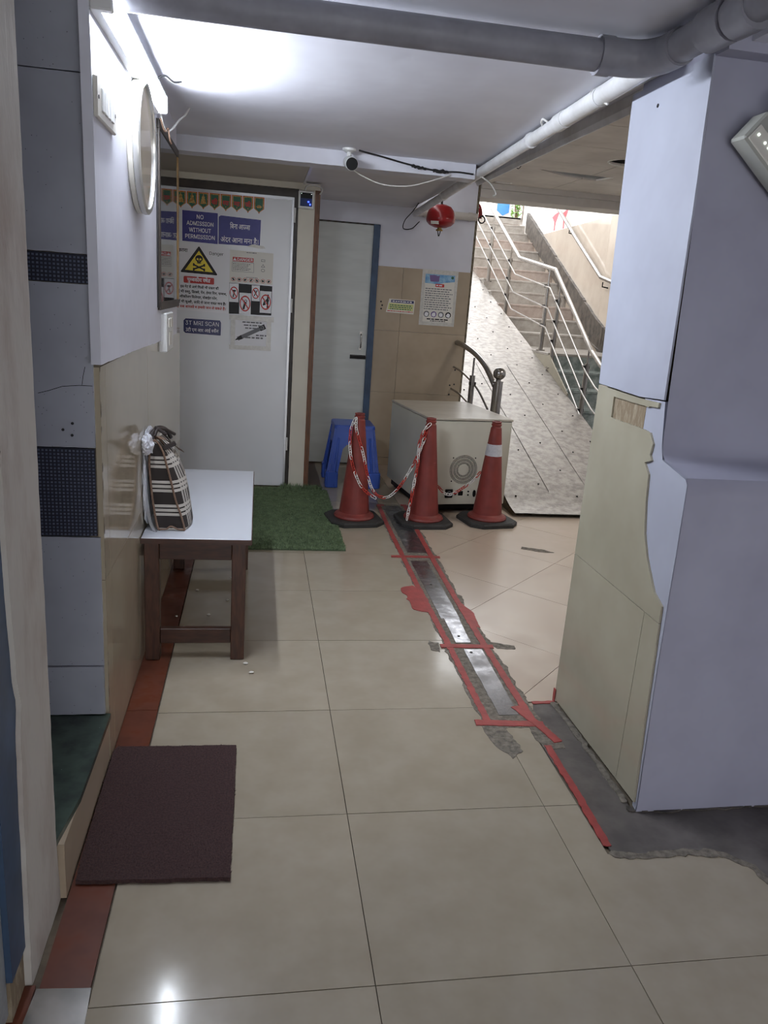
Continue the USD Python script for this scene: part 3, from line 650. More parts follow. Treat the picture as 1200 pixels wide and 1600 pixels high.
# ================================================================== LAMPS
tl = thing('tube_light', 'lit white tube light along the top of the left wall', 'lamp', (-0.40, 2.81, 2.12), group=None)
part(tl, 'housing', trimesh.convex.convex_hull([(x, y, z) for y in (2.22, 3.40) for x, z in ((-.425, 2.125), (-.425, 2.188), (-.372, 2.188), (-.372, 2.181), (-.402, 2.125))]), 'white_plastic')
part(tl, 'diffuser', trimesh.convex.convex_hull([(x, y, z) for y in (2.245, 3.385) for x, z in ((-.376, 2.181), (-.371, 2.176), (-.388, 2.132), (-.401, 2.127))]), 'lamp_glow')
part(tl, 'end_cap', bx(-0.425, -0.370, 2.215, 2.245, 2.123, 2.189, .004), 'white_plastic')
part(tl, 'end_cap', bx(-0.425, -0.370, 3.385, 3.41, 2.123, 2.189, .004), 'white_plastic')
rl2 = thing('ceiling_light', 'added square fill light panel under the false ceiling, hidden beyond the pillar', 'lamp', (3.2, 4.6, 2.47))  # added fill light out of view, brightens the right floor and cabinet
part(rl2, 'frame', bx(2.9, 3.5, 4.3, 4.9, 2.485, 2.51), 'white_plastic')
part(rl2, 'diffuser', bx(2.93, 3.47, 4.33, 4.87, 2.475, 2.485), 'fill_panel_glow')

# ================================================================== THINGS ON THE CEILING AND PIPES
gp = thing('drain_pipe', 'thick grey drain pipe crossing the ceiling with an elbow above the pillar', 'pipe', (0.3, 2.27, 2.15))
PZ = 2.185
part(gp, 'cross_pipe', tube([(-.362, 2.285, PZ), (0.97, 2.285, PZ)], .041, 20), 'grey_pipe', smooth=40)
part(gp, 'elbow', tube(curve([(0.93, 2.285, PZ), (1.02, 2.275, PZ), (1.065, 2.22, PZ), (1.072, 2.13, PZ)], 8), .047, 20), 'grey_pipe', smooth=40)
part(gp, 'collar', tube([(0.905, 2.285, PZ), (0.945, 2.285, PZ)], .050, 20), 'grey_pipe', smooth=40)
part(gp, 'long_pipe', tube([(1.072, 2.15, PZ), (1.095, -3.35, PZ)], .041, 20), 'grey_pipe', smooth=40)
part(gp, 'coupling', tube([(1.074, 2.0, PZ), (1.077, 1.90, PZ)], .052, 20), 'grey_pipe', smooth=40)
part(gp, 'coupling', tube([(1.077, 1.885, PZ - .004), (1.08, 1.80, PZ - .004)], .050, 20), 'grey_pipe', smooth=40)
cp = thing('conduit_pipe', 'long white plastic conduit pipe running under the ceiling edge to the far wall', 'pipe', (1.2, 4.6, 2.15))
CP = lambda y: (1.112 + (y - 2.449) * .0415, y, 2.205)
part(cp, 'pipe', tube([CP(2.34), CP(3.15)], .031, 18), 'white_pvc', smooth=40)
part(cp, 'pipe', tube([CP(3.15), CP(6.93)], .027, 18), 'white_pvc', smooth=40)
part(cp, 'coupling', tube([CP(3.10), CP(3.20)], .0335, 18), 'white_pvc', smooth=40)
for y in (2.75, 3.55, 5.6): part(cp, 'saddle', tube([CP(y), CP(y + .02)], .033, 18), 'white_pvc', smooth=40)
wpz = thing('wall_pipe', 'short horizontal pale pipe along the top of the far wall', 'pipe', (1.6, 6.9, 2.2))
part(wpz, 'pipe', tube([(1.28, 6.90, 2.215), (1.835, 6.90, 2.215)], .032, 16), 'lintel_paint', smooth=40)
part(wpz, 'collar', tube([(1.76, 6.90, 2.215), (1.79, 6.90, 2.215)], .036, 16), 'lintel_paint', smooth=40)
part(wpz, 'saddle', tube([(1.36, 6.90, 2.215), (1.38, 6.90, 2.215)], .036, 16), 'lintel_paint', smooth=40)
cv = thing('security_camera', 'white bullet security camera hanging from the ceiling before the beam', 'camera', (0.45, 4.42, 2.15))
part(cv, 'base', lathe([(0, 2.222), (.022, 2.222), (.036, 2.23), (.037, 2.24), (0, 2.24)], 24, (0.448, 4.42, 0)), 'white_plastic', smooth=40)
part(cv, 'arm', cyl((0.448, 4.42, 2.225), (0.449, 4.415, 2.19), .012, 12), 'white_plastic', smooth=40)
cd = _n((0.06, -1, -.22)); c0 = np.array([0.449, 4.44, 2.178])
part(cv, 'body', tube([c0 - cd * .02, c0 + cd * .015, c0 + cd * .06, c0 + cd * .115, c0 + cd * .118], [.015, .031, .033, .033, .029], 24), 'white_plastic', smooth=30)
part(cv, 'lens', tube([c0 + cd * .112, c0 + cd * .1215], [.0315, .0305], 24), 'black_plastic', smooth=30)
cb1 = solo('cable', tube(curve([(0.50, 4.42, 2.236), (0.62, 4.44, 2.222), (0.74, 4.46, 2.205), (0.86, 4.47, 2.19), (0.97, 4.49, 2.185), (1.06, 4.49, 2.19), (1.15, 4.49, 2.187)], 8), .0045, 6), 'cable_black', 'black cable strung along the beam from the security camera', 'cable', smooth=True)
solo('cable', tube(curve([(0.455, 4.38, 2.14), (0.52, 4.42, 2.115), (0.64, 4.45, 2.085), (0.78, 4.46, 2.09), (0.90, 4.47, 2.125), (1.02, 4.49, 2.172)], 8), .0035, 6), 'cable_white', 'thin white cable sagging below the beam from the security camera', 'cable', smooth=True)
tp_ = thing('taped_joint', 'lumpy black taped cable joints at the right end of the beam', 'cable', (0.93, 4.47, 2.18))
r5 = random.Random(8)
part(tp_, 'tape_wrap', tube([(0.80 + .01 * k, 4.482 + .002 * math.sin(k), 2.198 - .0012 * k + r5.uniform(-.003, .003)) for k in range(9)], [.006 + r5.uniform(0, .005) for k in range(9)], 8), 'cable_black')
part(tp_, 'tape_wrap', tube([(0.92 + .011 * k, 4.482, 2.184 + r5.uniform(-.003, .003)) for k in range(9)], [.006 + r5.uniform(0, .005) for k in range(9)], 8), 'cable_black')
part(tp_, 'tail', tube(curve([(1.18, 4.49, 2.187), (1.25, 4.49, 2.15), (1.29, 4.49, 2.10), (1.275, 4.49, 2.085)], 6), .004, 6), 'cable_white')
def loop_wire(pts, r, m, label): solo('wire', tube(curve(pts, 8), r, 6), m, label, 'wire', smooth=True)
loop_wire([(-.40, 3.41, 2.15), (-.395, 3.44, 2.10), (-.385, 3.50, 2.08), (-.37, 3.56, 2.10), (-.35, 3.64, 2.15), (-.335, 3.74, 2.19), (-.325, 3.84, 2.24)], .0045, 'cable_white', 'white twisted wire from the end of the tube light to the ceiling')
loop_wire([(-.40, 3.42, 2.11), (-.39, 3.47, 2.075), (-.38, 3.50, 2.09), (-.375, 3.51, 2.055), (-.37, 3.53, 2.04)], .004, 'tan_leather', 'short pinkish wire ends hanging below the tube light')
loop_wire([(-.375, 3.12, 2.185), (-.35, 3.14, 2.20), (-.325, 3.18, 2.192), (-.30, 3.20, 2.20)], .004, 'cable_black', 'dark loose wire end poking out above the tube light')
loop_wire([CP(2.9), (1.135, 2.88, 2.235), (1.13, 2.83, 2.238), (1.10, 2.78, 2.215), (1.13, 2.70, 2.17)], .006, 'cable_white', 'white wire tie curling around the conduit near the drain pipe')
loop_wire([(1.16, 3.35, 2.20), (1.12, 3.33, 2.225), (1.115, 3.30, 2.236), (1.14, 3.28, 2.215)], .005, 'cable_white', 'white hooked wire stub above the conduit pipe')
loop_wire([(1.21, 6.35, 2.225), (1.19, 6.5, 2.17), (1.17, 6.7, 2.12), (1.19, 6.85, 2.07), (1.27, 6.9, 2.08), (1.33, 6.88, 2.14)], .004, 'cable_black', 'thin black wire looping below the far end of the conduit')
loop_wire([(1.45, 4.6, 2.50), (1.44, 4.65, 2.36), (1.46, 4.7, 2.28), (1.50, 4.75, 2.30), (1.53, 4.8, 2.40), (1.58, 4.85, 2.50)], .0025, 'cable_black', 'thin dark wire drooping below the false ceiling')
ex = thing('hanging_extinguisher', 'red ball fire extinguisher hanging under the ceiling by the far wall', 'extinguisher', (1.448, 6.6, 2.012))
EX, EY = 1.45, 6.6
part(ex, 'body', lathe([(0, 2.080), (.048, 2.080), (.091, 2.098), (.115, 2.122), (.119, 2.138), (.119, 2.151), (.113, 2.186), (.104, 2.213), (.080, 2.242), (.037, 2.258), (0, 2.26)], 36, (EX, EY, 0)), 'red_cylinder', smooth=30)
part(ex, 'hanger', cyl((EX, EY, 2.255), (EX, EY, 2.502), .009, 8), 'dark_metal')
part(ex, 'neck', lathe([(0, 2.054), (.027, 2.054), (.029, 2.064), (.018, 2.070), (.018, 2.082), (0, 2.082)], 16, (EX - .004, EY, 0)), 'brass')
part(ex, 'sprinkler_head', [cyl((EX - .016, EY, 2.054), (EX - .009, EY, 2.022), .004, 6), cyl((EX + .006, EY, 2.054), (EX + .0, EY, 2.022), .004, 6), cyl((EX - .005, EY, 2.024), (EX - .005, EY, 2.013), .007, 8)], 'dark_metal', kind='stuff')
part(ex, 'worn_label', to_xz(extrude(ragged(sbox(-.055, -.012, .01, .016), .006, .01, 3, 40), .002), 0, .002).apply_transform(trimesh.transformations.rotation_matrix(.62, [1, 0, 0])).apply_transform(trimesh.transformations.rotation_matrix(-.45, [0, 0, 1])).apply_translation((EX - .045, EY - .098, 2.108)), 'paper_cream')

# ================================================================== LEFT WALL FITTINGS
sp = thing('switch_plate', 'white plastic switch plate below the near end of the tube light', 'switch', (-0.425, 2.37, 1.89))
part(sp, 'plate', bx(-0.426, -0.414, 2.235, 2.50, 1.889, 1.985, .003), 'cream_plastic')
for k in range(4): part(sp, 'switch', bx(-0.416, -0.410, 2.285 + k * .044, 2.320 + k * .044, 1.91, 1.965, .002), 'white_plastic')
for y in (2.25, 2.486): part(sp, 'screw', cyl((-.415, y, 1.937), (-.4125, y, 1.937), .005, 8), 'dark_metal')
ck = thing('wall_clock', 'large round silver-rimmed wall clock seen edge-on on the left wall', 'clock', (-0.42, 2.94, 1.72))
KC, KZ, KR = 2.94, 1.925, .206
rot = trimesh.transformations.rotation_matrix(math.pi / 2, [0, 1, 0])
kl = lambda pr, n=64: lathe(pr, n).apply_transform(rot).apply_translation((-0.425, KC, KZ))
part(ck, 'rear_case', kl([(0, 0), (KR - .006, 0), (KR, .004), (KR, .018), (KR - .004, .02), (0, .02)]), 'cream_plastic', smooth=30)
part(ck, 'rim', kl([(KR - .012, .02), (KR, .02), (KR + .003, .026), (KR + .002, .038), (KR - .006, .043), (KR - .016, .040), (KR - .018, .028)]), 'clock_rim', smooth=40)
part(ck, 'face_glass', kl([(0, .021), (KR - .014, .021), (KR - .014, .033), (0, .035)]), 'clock_face', smooth=30)
nb = thing('notice_case', 'tall wooden glass-fronted notice case at the far end of the left wall', 'notice board', (-0.42, 3.80, 1.38))
NY0, NY1, NZ0, NZ1, NX = 3.49, 4.26, 1.380, 2.124, -.414
part(nb, 'case', bx(-0.426, NX - .008, NY0, NY1, NZ0, NZ1), 'frame_dark')
part(nb, 'frame', bx(NX - .008, NX + .003, NY0, NY1, NZ0, NZ0 + .035, .002), 'frame_dark')
part(nb, 'frame', bx(NX - .008, NX + .003, NY0, NY1, NZ1 - .035, NZ1, .002), 'frame_dark')
part(nb, 'frame', bx(NX - .008, NX + .003, NY0, NY0 + .02, NZ0 + .035, NZ1 - .035, .002), 'frame_dark')
part(nb, 'frame', bx(NX - .008, NX + .003, NY1 - .045, NY1, NZ0 + .035, NZ1 - .035, .002), 'gilt', label='worn gilt wooden far stile')
part(nb, 'glass', bx(NX - .006, NX - .001, NY0 + .02, NY1 - .038, NZ0 + .035, NZ1 - .035), 'board_glass')
part(nb, 'trim_tape', [onyz(ragged(sbox(NY0 - .022, NZ0 + .01, NY0 - .002, NZ1 - .06), .004, .02, 4, 40), -.419, .006)], 'ink_black')
sk = thing('socket_box', 'small white socket box on the wall below the notice case', 'socket', (-0.43, 3.68, 1.19))
part(sk, 'box', bx(-0.437, -0.400, 3.60, 3.86, 1.195, 1.365, .005), 'white_plastic')
for k in range(2): part(sk, 'switch', bx(-0.402, -0.396, 3.66 + k * .08, 3.72 + k * .08, 1.30, 1.34, .002), 'cream_plastic')
part(sk, 'outlet', bx(-0.402, -0.397, 3.68, 3.78, 1.22, 1.28, .002), 'cream_plastic')
rd = thing('access_reader', 'small white access control reader with glowing screen on the door post', 'card reader', (0.31, 5.93, 2.06))
part(rd, 'case', bx(0.254, 0.366, 5.90, 5.935, 2.066, 2.186, .006), 'white_plastic')
part(rd, 'screen', bx(0.268, 0.352, 5.8975, 5.902, 2.082, 2.172), 'reader_screen')
part(rd, 'display', bx(0.268, 0.352, 5.8965, 5.899, 2.135, 2.172), 'black_plastic')
for x, z in ((.326, 2.113), (.338, 2.096)): part(rd, 'blue_light', trimesh.creation.icosphere(2, .0065).apply_translation((x, 5.8975, z)), 'led_blue')
for x in (.276, .345): part(rd, 'status_light', trimesh.creation.icosphere(1, .0025).apply_translation((x, 5.896, 2.165)), 'led_white')
loop_wire([(0.30, 5.92, 2.185), (0.31, 5.91, 2.215), (0.35, 5.90, 2.225), (0.40, 5.90, 2.22), (0.42, 5.90, 2.20), (0.405, 5.91, 2.17)], .005, 'cable_white', 'grey wire looping over the access reader on the door post')
em = thing('emergency_light', 'tilted twin-lamp emergency light on the front of the pillar', 'lamp', (1.45, 2.13, 1.88))
er = trimesh.transformations.rotation_matrix(math.radians(40), [0, 1, 0], (1.42, 2.1, 1.96))
et = lambda m: m.apply_transform(er)
part(em, 'body', et(bx(1.288, 1.60, 2.078, 2.15, 1.872, 1.965, .006)), 'grey_plastic')
part(em, 'led_panel', et(bx(1.298, 1.59, 2.074, 2.080, 1.878, 1.925, .002)), 'cream_plastic')
for k in range(12): part(em, 'led', et(bx(1.310 + k * .023 + .006 * (k % 2), 1.3155 + k * .023 + .006 * (k % 2), 2.0715, 2.0755, 1.900, 1.9055)), 'led_white')
for k in range(2):
    part(em, 'lamp_head', et(tube([(1.345 + k * .15, 2.065, 2.025), (1.345 + k * .15, 2.13, 2.025)], [.047, .03], 20)), 'grey_plastic', smooth=30)
    part(em, 'lamp_bracket', et(bx(1.325 + k * .15, 1.365 + k * .15, 2.09, 2.13, 1.955, 2.015)), 'grey_plastic')

# ================================================================== DOOR NOTICES
DY = 5.9495
def notice(name, label, cat_, poly, m, depth=.0015):
    c = poly.centroid; t = thing(name, label, cat_, (c.x, DY, poly.bounds[1])); part(t, 'sheet', onxz(poly, DY - depth, depth), m); return t
F1, F2, F3 = DY - .0022, DY - .0030, DY - .0036
t = notice('door_sign', 'blue english no admission sign on the white door', 'sign', Polygon([(-.551, 1.785), (-.306, 1.781), (-.307, 1.988), (-.551, 1.990)]), 'sign_blue')
for k, (s, w) in enumerate((('NO', .048), ('ADMISSION', .186), ('WITHOUT', .152), ('PERMISSION', .206))):
    part(t, 'lettering', sign_text(latin(s, .027, bold=True, fit=w), -.429, 1.940 - k * .0445, F1, centre=True), 'ink_white')
t = notice('door_sign', 'creased blue hindi sign beside the no admission sign', 'sign', Polygon([(-.300, 1.783), (-.008, 1.787), (-.004, 1.968), (-.285, 1.976), (-.300, 1.966)]), 'sign_blue_old')
part(t, 'lettering', sign_text(devanagari('बिना आज्ञा', .036, fit=.142, bold=1), -.150, 1.893, F1, centre=True), 'ink_white')
part(t, 'lettering', sign_text(devanagari('अंदर आना मना है।', .036, fit=.266, bold=1), -.152, 1.800, F1, centre=True), 'ink_white')
part(t, 'torn_tape', onxz(ragged(Polygon([(-.10, 1.782), (-.06, 1.798), (.02, 1.792), (.035, 1.778), (-.02, 1.772)]), .006, .02, 2), F2, .0006), 'tape')
# string of pennants
t = thing('pennant_strip', 'row of orange and green pointed pennant stickers across the door top', 'sticker', (-.29, DY, 2.0))
for k in range(8):
    x0 = -.598 + k * .0775; zt = 2.116 + .0006 * k; w = .0715
    tip = lambda e: Polygon([(x0 + e, zt - e), (x0 + w - e, zt - e), (x0 + w - e, zt - .078), (x0 + w * .62, zt - .098 + e * .5), (x0 + w / 2, zt - .112 + e * 1.2), (x0 + w * .38, zt - .098 + e * .5), (x0 + e, zt - .078)])
    pn = part(t, 'pennant', onxz(tip(0), F1, .0012), 'ink_orange')
    part(pn, 'gold_line', onxz(tip(.004), F1 - .0003, .0003), 'ink_gold'); part(pn, 'green_field', onxz(tip(.010), F1 - .0006, .0004), 'ink_green')
    cx, cz = x0 + w / 2, zt - .05
    if k < 3:
        fig = unary_union([Point(cx, cz + .018).buffer(.011), Polygon([(cx - .022, cz - .026), (cx + .022, cz - .026), (cx + .012, cz + .008), (cx - .012, cz + .008)]), affinity.scale(Point(cx, cz + .03).buffer(.007), .6, 1.5)])
        part(pn, 'gold_figure', onxz(ragged(fig, .003, .004, k, 150), F1 - .001, .0005), 'ink_gold')
    elif k < 7:
        part(pn, 'letter', sign_text(devanagari(('श्री', 'श्या', 'मा', 'जी')[k - 3], .032, fit=.044, bold=3), cx, cz - .022, F1 - .0006, centre=True), 'ink_red')
        part(pn, 'gold_dot', onxz(Polygon([(cx - .004, cz - .034), (cx, cz - .028), (cx + .004, cz - .034), (cx, cz - .040)]), F1 - .001, .0005), 'ink_gold')
    else:
        part(pn, 'gold_lotus', onxz(unary_union([affinity.rotate(affinity.translate(affinity.scale(Point(0, 0).buffer(.01), .45, 1), cx, cz - .012), a, origin=(cx, cz - .026)) for a in (-55, -28, 0, 28, 55)]), F1 - .001, .0005), 'ink_gold')
# big magnetic-zone notice
t = notice('danger_poster', 'large white skull warning poster in hindi on the white door', 'poster', Polygon([(-.62, 1.308), (-.220, 1.303), (-.221, 1.772), (-.62, 1.772)]), 'paper_white')
tri = Polygon([(-.556, 1.577), (-.313, 1.572), (-.436, 1.748)])
part(t, 'triangle_border', onxz(tri.buffer(.006), F1, .0006), 'ink_black')
part(t, 'triangle_field', onxz(tri.buffer(-.012), F1 - .0005, .0005), 'ink_yellow')
sx, sz = -.435, 1.672
skull = unary_union([affinity.scale(Point(sx, sz).buffer(.026), 1, .9), sbox(sx - .013, sz - .034, sx + .013, sz - .01)])
skull = skull.difference(unary_union([Point(sx - .010, sz - .004).buffer(.0075), Point(sx + .010, sz - .004).buffer(.0075), Polygon([(sx - .004, sz - .018), (sx + .004, sz - .018), (sx, sz - .010)]), sbox(sx - .0065, sz - .034, sx - .0045, sz - .025), sbox(sx + .0045, sz - .034, sx + .0065, sz - .025)]))
bones = unary_union([LineString([(sx - .036, sz - .044), (sx + .036, sz - .074)]).buffer(.005), LineString([(sx - .036, sz - .074), (sx + .036, sz - .044)]).buffer(.005)] + [Point(sx + a * .037, sz - .059 + b * .016 + c).buffer(.006) for a in (-1, 1) for b in (-1, 1) for c in (-.004, .004)])
part(t, 'skull', onxz(skull, F1 - .001, .0005), 'ink_black'); part(t, 'crossed_bones', onxz(bones, F1 - .001, .0005), 'ink_black')
part(t, 'lettering', sign_text(devanagari('खतरा', .024, fit=.078, bold=1), -.592, 1.712, F1), 'ink_black')
part(t, 'lettering', sign_text(latin('Danger', .022, fit=.098), -.362, 1.704, F1), 'ink_black')
part(t, 'red_pill', onxz(sbox(-.534, 1.508, -.336, 1.538).buffer(.008), F1, .0006), 'ink_red')
part(t, 'lettering', sign_text(devanagari('चुम्बकीय क्षेत्र', .027, fit=.165, bold=2), -.436, 1.512, F1 - .0006, centre=True), 'paper_white')
for k, (s, x, w) in enumerate((('इस गेट से आगे किसी भी प्रकार की', -.566, .272), ('कोई भी वस्तु, सिक्के, पेन, हेयर पिन, चम्मच,', -.606, .368), ('ऑक्सीजन सिलेण्डर, मोबाईल फोन,', -.572, .268), ('कोई भी कुर्सी, आदि ले जाना सख्त मना है।', -.604, .362))):
    part(t, 'lettering', sign_text(devanagari(s, .0175, fit=w, bold=2, tol=1.3), x, 1.466 - k * .0352, F1), 'ink_black')
part(t, 'lettering', sign_text(devanagari('यह सब आपकी व हमारी जान ले सकते हैं।', .0175, fit=.358, bold=2, tol=1.3), -.602, 1.326, F1), 'ink_red')
# danger card
t = notice('danger_card', 'white card with small red danger heading and row of round symbols', 'notice', Polygon([(-.219, 1.524), (.090, 1.527), (.092, 1.747), (-.217, 1.750)]), 'paper_cream')
part(t, 'red_heading', onxz(sbox(-.198, 1.674, -.050, 1.703), F1, .0006), 'ink_red')
part(t, 'warning_mark', onxz(Polygon([(-.196, 1.678), (-.170, 1.678), (-.183, 1.700)]), F1 - .0006, .0005), 'paper_white')
part(t, 'lettering', sign_text(latin('DANGER', .019, bold=True, fit=.112), -.166, 1.679, F1 - .0006), 'paper_white')
part(t, 'small_print', [words(-.196, -.07 - .01 * (k % 3), 1.656 - k * .0105, .004, F1, 30 + k) for k in range(5)] + [words(-.10, -.03, 1.737, .005, F1, 41), words(-.1, -.02, 1.566, .004, F1, 42)], 'ink_grey', kind='stuff')
part(t, 'panel_outline', onxz(sbox(-.202, 1.603, -.046, 1.670).difference(sbox(-.2, 1.605, -.048, 1.668)), F1, .0005), 'ink_grey')
for k, z in enumerate((1.684, 1.646, 1.616)):
    g = (sbox(.005, z, .033, z + .016), Polygon([(.004, z), (.034, z), (.019, z + .022)]), affinity.scale(Point(.019, z + .008).buffer(.014), 1, .8))[k]
    part(t, 'symbol', onxz(g.difference(g.buffer(-.003)), F1, .0005), 'ink_grey')
for k in range(7):
    cx = -.192 + k * .0425; g = affinity.scale(Point(cx, 1.549).buffer(.0165), 1, .85)
    rg = part(t, 'round_symbol', onxz(g.difference(g.buffer(-.0028)), F1 - .0003, .0005), 'ink_red')
    part(rg, 'emblem', onxz(unary_union([affinity.rotate(sbox(cx - .009, 1.546, cx + .009, 1.553), 25 * (k % 4) - 30), sbox(cx - .004, 1.541, cx + .003, 1.556)]), F1, .0005), 'ink_black')
# four prohibition panels on black
t = notice('prohibition_board', 'black board with four white no-metal-object prohibition panels', 'notice', Polygon([(-.221, 1.304), (.088, 1.310), (.090, 1.518), (-.221, 1.522)]), 'ink_black')
for k, (x0, x1, z0, z1, r) in enumerate(((-.219, -.152, 1.388, 1.519, .030), (-.146, -.062, 1.307, 1.458, .039), (-.058, .0, 1.405, 1.516, .027), (.003, .086, 1.325, 1.480, .038))):
    pn = part(t, 'panel', onxz(sbox(x0, z0, x1, z1), F1, .0008), 'paper_white')
    cx, cz = (x0 + x1) / 2, (z0 + z1) / 2; e = lambda q: affinity.scale(q, 1, 1.45, origin=(cx, cz))
    ring = e(Point(cx, cz).buffer(r).difference(Point(cx, cz).buffer(r * .82)))
    bar = e(LineString([(cx - r * .62, cz + r * .62), (cx + r * .62, cz - r * .62)]).buffer(r * .09))
    ico = [unary_union([LineString([(cx - .006, cz - .028), (cx + .004, cz + .012)]).buffer(.0035), sbox(cx - .008, cz + .010, cx + .014, cz + .02)]),
           unary_union([LineString([(cx - .010, cz - .035), (cx - .002, cz)]).buffer(.007), Point(cx + .004, cz + .018).buffer(.010).difference(Point(cx + .004, cz + .018).buffer(.006)), sbox(cx - .002, cz - .004, cx + .010, cz + .008)]),
           unary_union([LineString([(cx - .010, cz - .018), (cx + .010, cz + .020)]).buffer(.003), LineString([(cx + .010, cz - .018), (cx - .008, cz + .020)]).buffer(.003)]),
           unary_union([LineString([(cx + .016, cz + .05), (cx + .014, cz - .045)]).buffer(.006), Point(cx + .012, cz + .012).buffer(.012), LineString([(cx - .016, cz - .02), (cx - .006, cz + .01)]).buffer(.005), Point(cx - .008, cz - .014).buffer(.008)])][k]
    part(pn, 'pictogram', onxz(ico, F1 - .0005, .0005), 'ink_black'); part(pn, 'red_ring', onxz(unary_union([ring, bar]), F1 - .001, .0005), 'ink_red')
t = notice('door_sign', 'small dark navy 3T MRI SCAN plate on the white door', 'sign', Polygon([(-.543, 1.158), (-.530, 1.146), (-.277, 1.142), (-.275, 1.234), (-.284, 1.250), (-.528, 1.250), (-.543, 1.235)]), 'sign_navy')
part(t, 'lettering', sign_text(latin('3T MRI SCAN', .029, fit=.238), -.410, 1.206, F1, centre=True), 'ink_white')
part(t, 'lettering', sign_text(devanagari('3टी एम आर आई स्कैन', .024, fit=.236, bold=1), -.410, 1.160, F1, centre=True), 'ink_white')
t = notice('taped_paper', 'taped white paper with diagonal grey drive picture on the door', 'notice', ragged(Polygon([(-.188, 1.072), (.072, 1.066), (.074, 1.285), (-.188, 1.288)]), .003, .03, 6), 'paper_white')
stick = affinity.rotate(sbox(-.165, 1.160, .045, 1.188), 27, origin=(-.06, 1.174))
part(t, 'drive_picture', onxz(stick, F1, .0005), 'ink_grey'); part(t, 'drive_end', onxz(affinity.rotate(sbox(.015, 1.156, .058, 1.192), 27, origin=(-.06, 1.174)).difference(unary_union([affinity.rotate(sbox(.024 + a, 1.162, .032 + a, 1.186), 27, origin=(-.06, 1.174)) for a in (0, .014)])), F1 - .0005, .0006), 'ink_black')
part(t, 'drive_tip', onxz(affinity.rotate(Polygon([(-.19, 1.174), (-.13, 1.158), (-.13, 1.19)]), 27, origin=(-.06, 1.174)), F1 - .0005, .0006), 'ink_black')
part(t, 'small_print', [words(-.17, .03, 1.268, .006, F1, 60)] + [words(-.12 + .01 * k, .02 + .01 * k, 1.246 - k * .021, .009, F1 - .001, 61 + k) for k in range(3)] + [words(-.10, .04, 1.135, .011, F1 - .001, 70), words(-.02, .06, 1.155, .01, F1 - .001, 71)], 'ink_grey', kind='stuff')
for k, q in enumerate((sbox(-.215, 1.262, .108, 1.298), sbox(-.215, 1.050, .092, 1.082), sbox(-.205, 1.06, -.172, 1.29), sbox(.055, 1.05, .090, 1.29))):
    part(t, 'tape_strip', onxz(ragged(q.difference(sbox(-.17, 1.085, .056, 1.262)), .003, .02, k), F1 - .0016 - .0004 * k, .0006), 'tape')

# notices on the far wall
WY = 6.922
t = thing('wall_poster', 'tall laminated white notice poster on the far tiled wall', 'poster', (1.56, WY, 1.3))
G1 = WY - .003
part(t, 'laminate', bx(1.400, 1.722, WY - .002, WY, 1.285, 1.760), 'tape')
part(t, 'sheet', onxz(Polygon([(1.432, 1.316), (1.700, 1.316), (1.693, 1.722), (1.428, 1.722)]), G1, .0015), 'paper_cream')
part(t, 'picture_header', onxz(Polygon([(1.428, 1.645), (1.55, 1.640), (1.60, 1.655), (1.695, 1.668), (1.694, 1.722), (1.428, 1.722)]), G1 - .0006, .0006), 'ink_skyblue')
part(t, 'header_photo', onxz(ragged(sbox(1.47, 1.66, 1.56, 1.715), .012, .02, 4, 30), G1 - .0012, .0006), 'ink_violet')
part(t, 'crest', onxz(Point(1.672, 1.702).buffer(.012), G1 - .0012, .0006), 'ink_green')
part(t, 'red_pill', onxz(sbox(1.528, 1.622, 1.598, 1.638).buffer(.005), G1 - .0012, .0006), 'ink_red')
part(t, 'pill_print', words(1.530, 1.598, 1.625, .010, G1 - .0012, 80), 'paper_white')
part(t, 'small_print', [words(1.436, 1.685 - .03 * (k % 2), 1.595 - k * .0192, .008, G1, 81 + k) for k in range(10)], 'ink_grey', kind='stuff')
for k in range(4):
    cx = 1.463 + k * .066
    ic = part(t, 'round_picture', onxz(Point(cx, 1.382).buffer(.026), G1 - .0006, .0006), ('ink_grey', 'ink_violet', 'ink_grey', 'ink_black')[k])
    part(ic, 'inset', onxz(ragged(Point(cx, 1.380).buffer(.017), .006, .008, k, 90), G1 - .0012, .0006), 'paper_white')
part(t, 'footer_print', [words(1.47, 1.67, 1.335, .010, G1, 95), words(1.50, 1.64, 1.322, .006, G1, 96)], 'ink_black', kind='stuff')
t = thing('wall_sticker', 'small landscape sticker with blue heading on the far tiled wall', 'sticker', (1.22, WY, 1.37))
part(t, 'sheet', onxz(Polygon([(1.098, 1.374), (1.348, 1.368), (1.352, 1.488), (1.122, 1.490)]), WY - .002, .002), 'paper_cream')
part(t, 'yellow_field', onxz(Polygon([(1.112, 1.40), (1.34, 1.396), (1.342, 1.452), (1.122, 1.454)]), WY - .0026, .0006), 'paper_lime')
part(t, 'blue_heading', onxz(sbox(1.140, 1.460, 1.342, 1.482), WY - .0026, .0006), 'sign_navy')
part(t, 'heading_print', words(1.15, 1.335, 1.466, .009, WY - .0026, 99), 'paper_white')
part(t, 'small_print', [words(1.13, 1.33, 1.434 - k * .016, .007, WY - .0026, 100 + k) for k in range(3)], 'ink_green', kind='stuff')
part(t, 'red_line', words(1.11, 1.34, 1.384, .006, WY - .002, 104), 'ink_red')

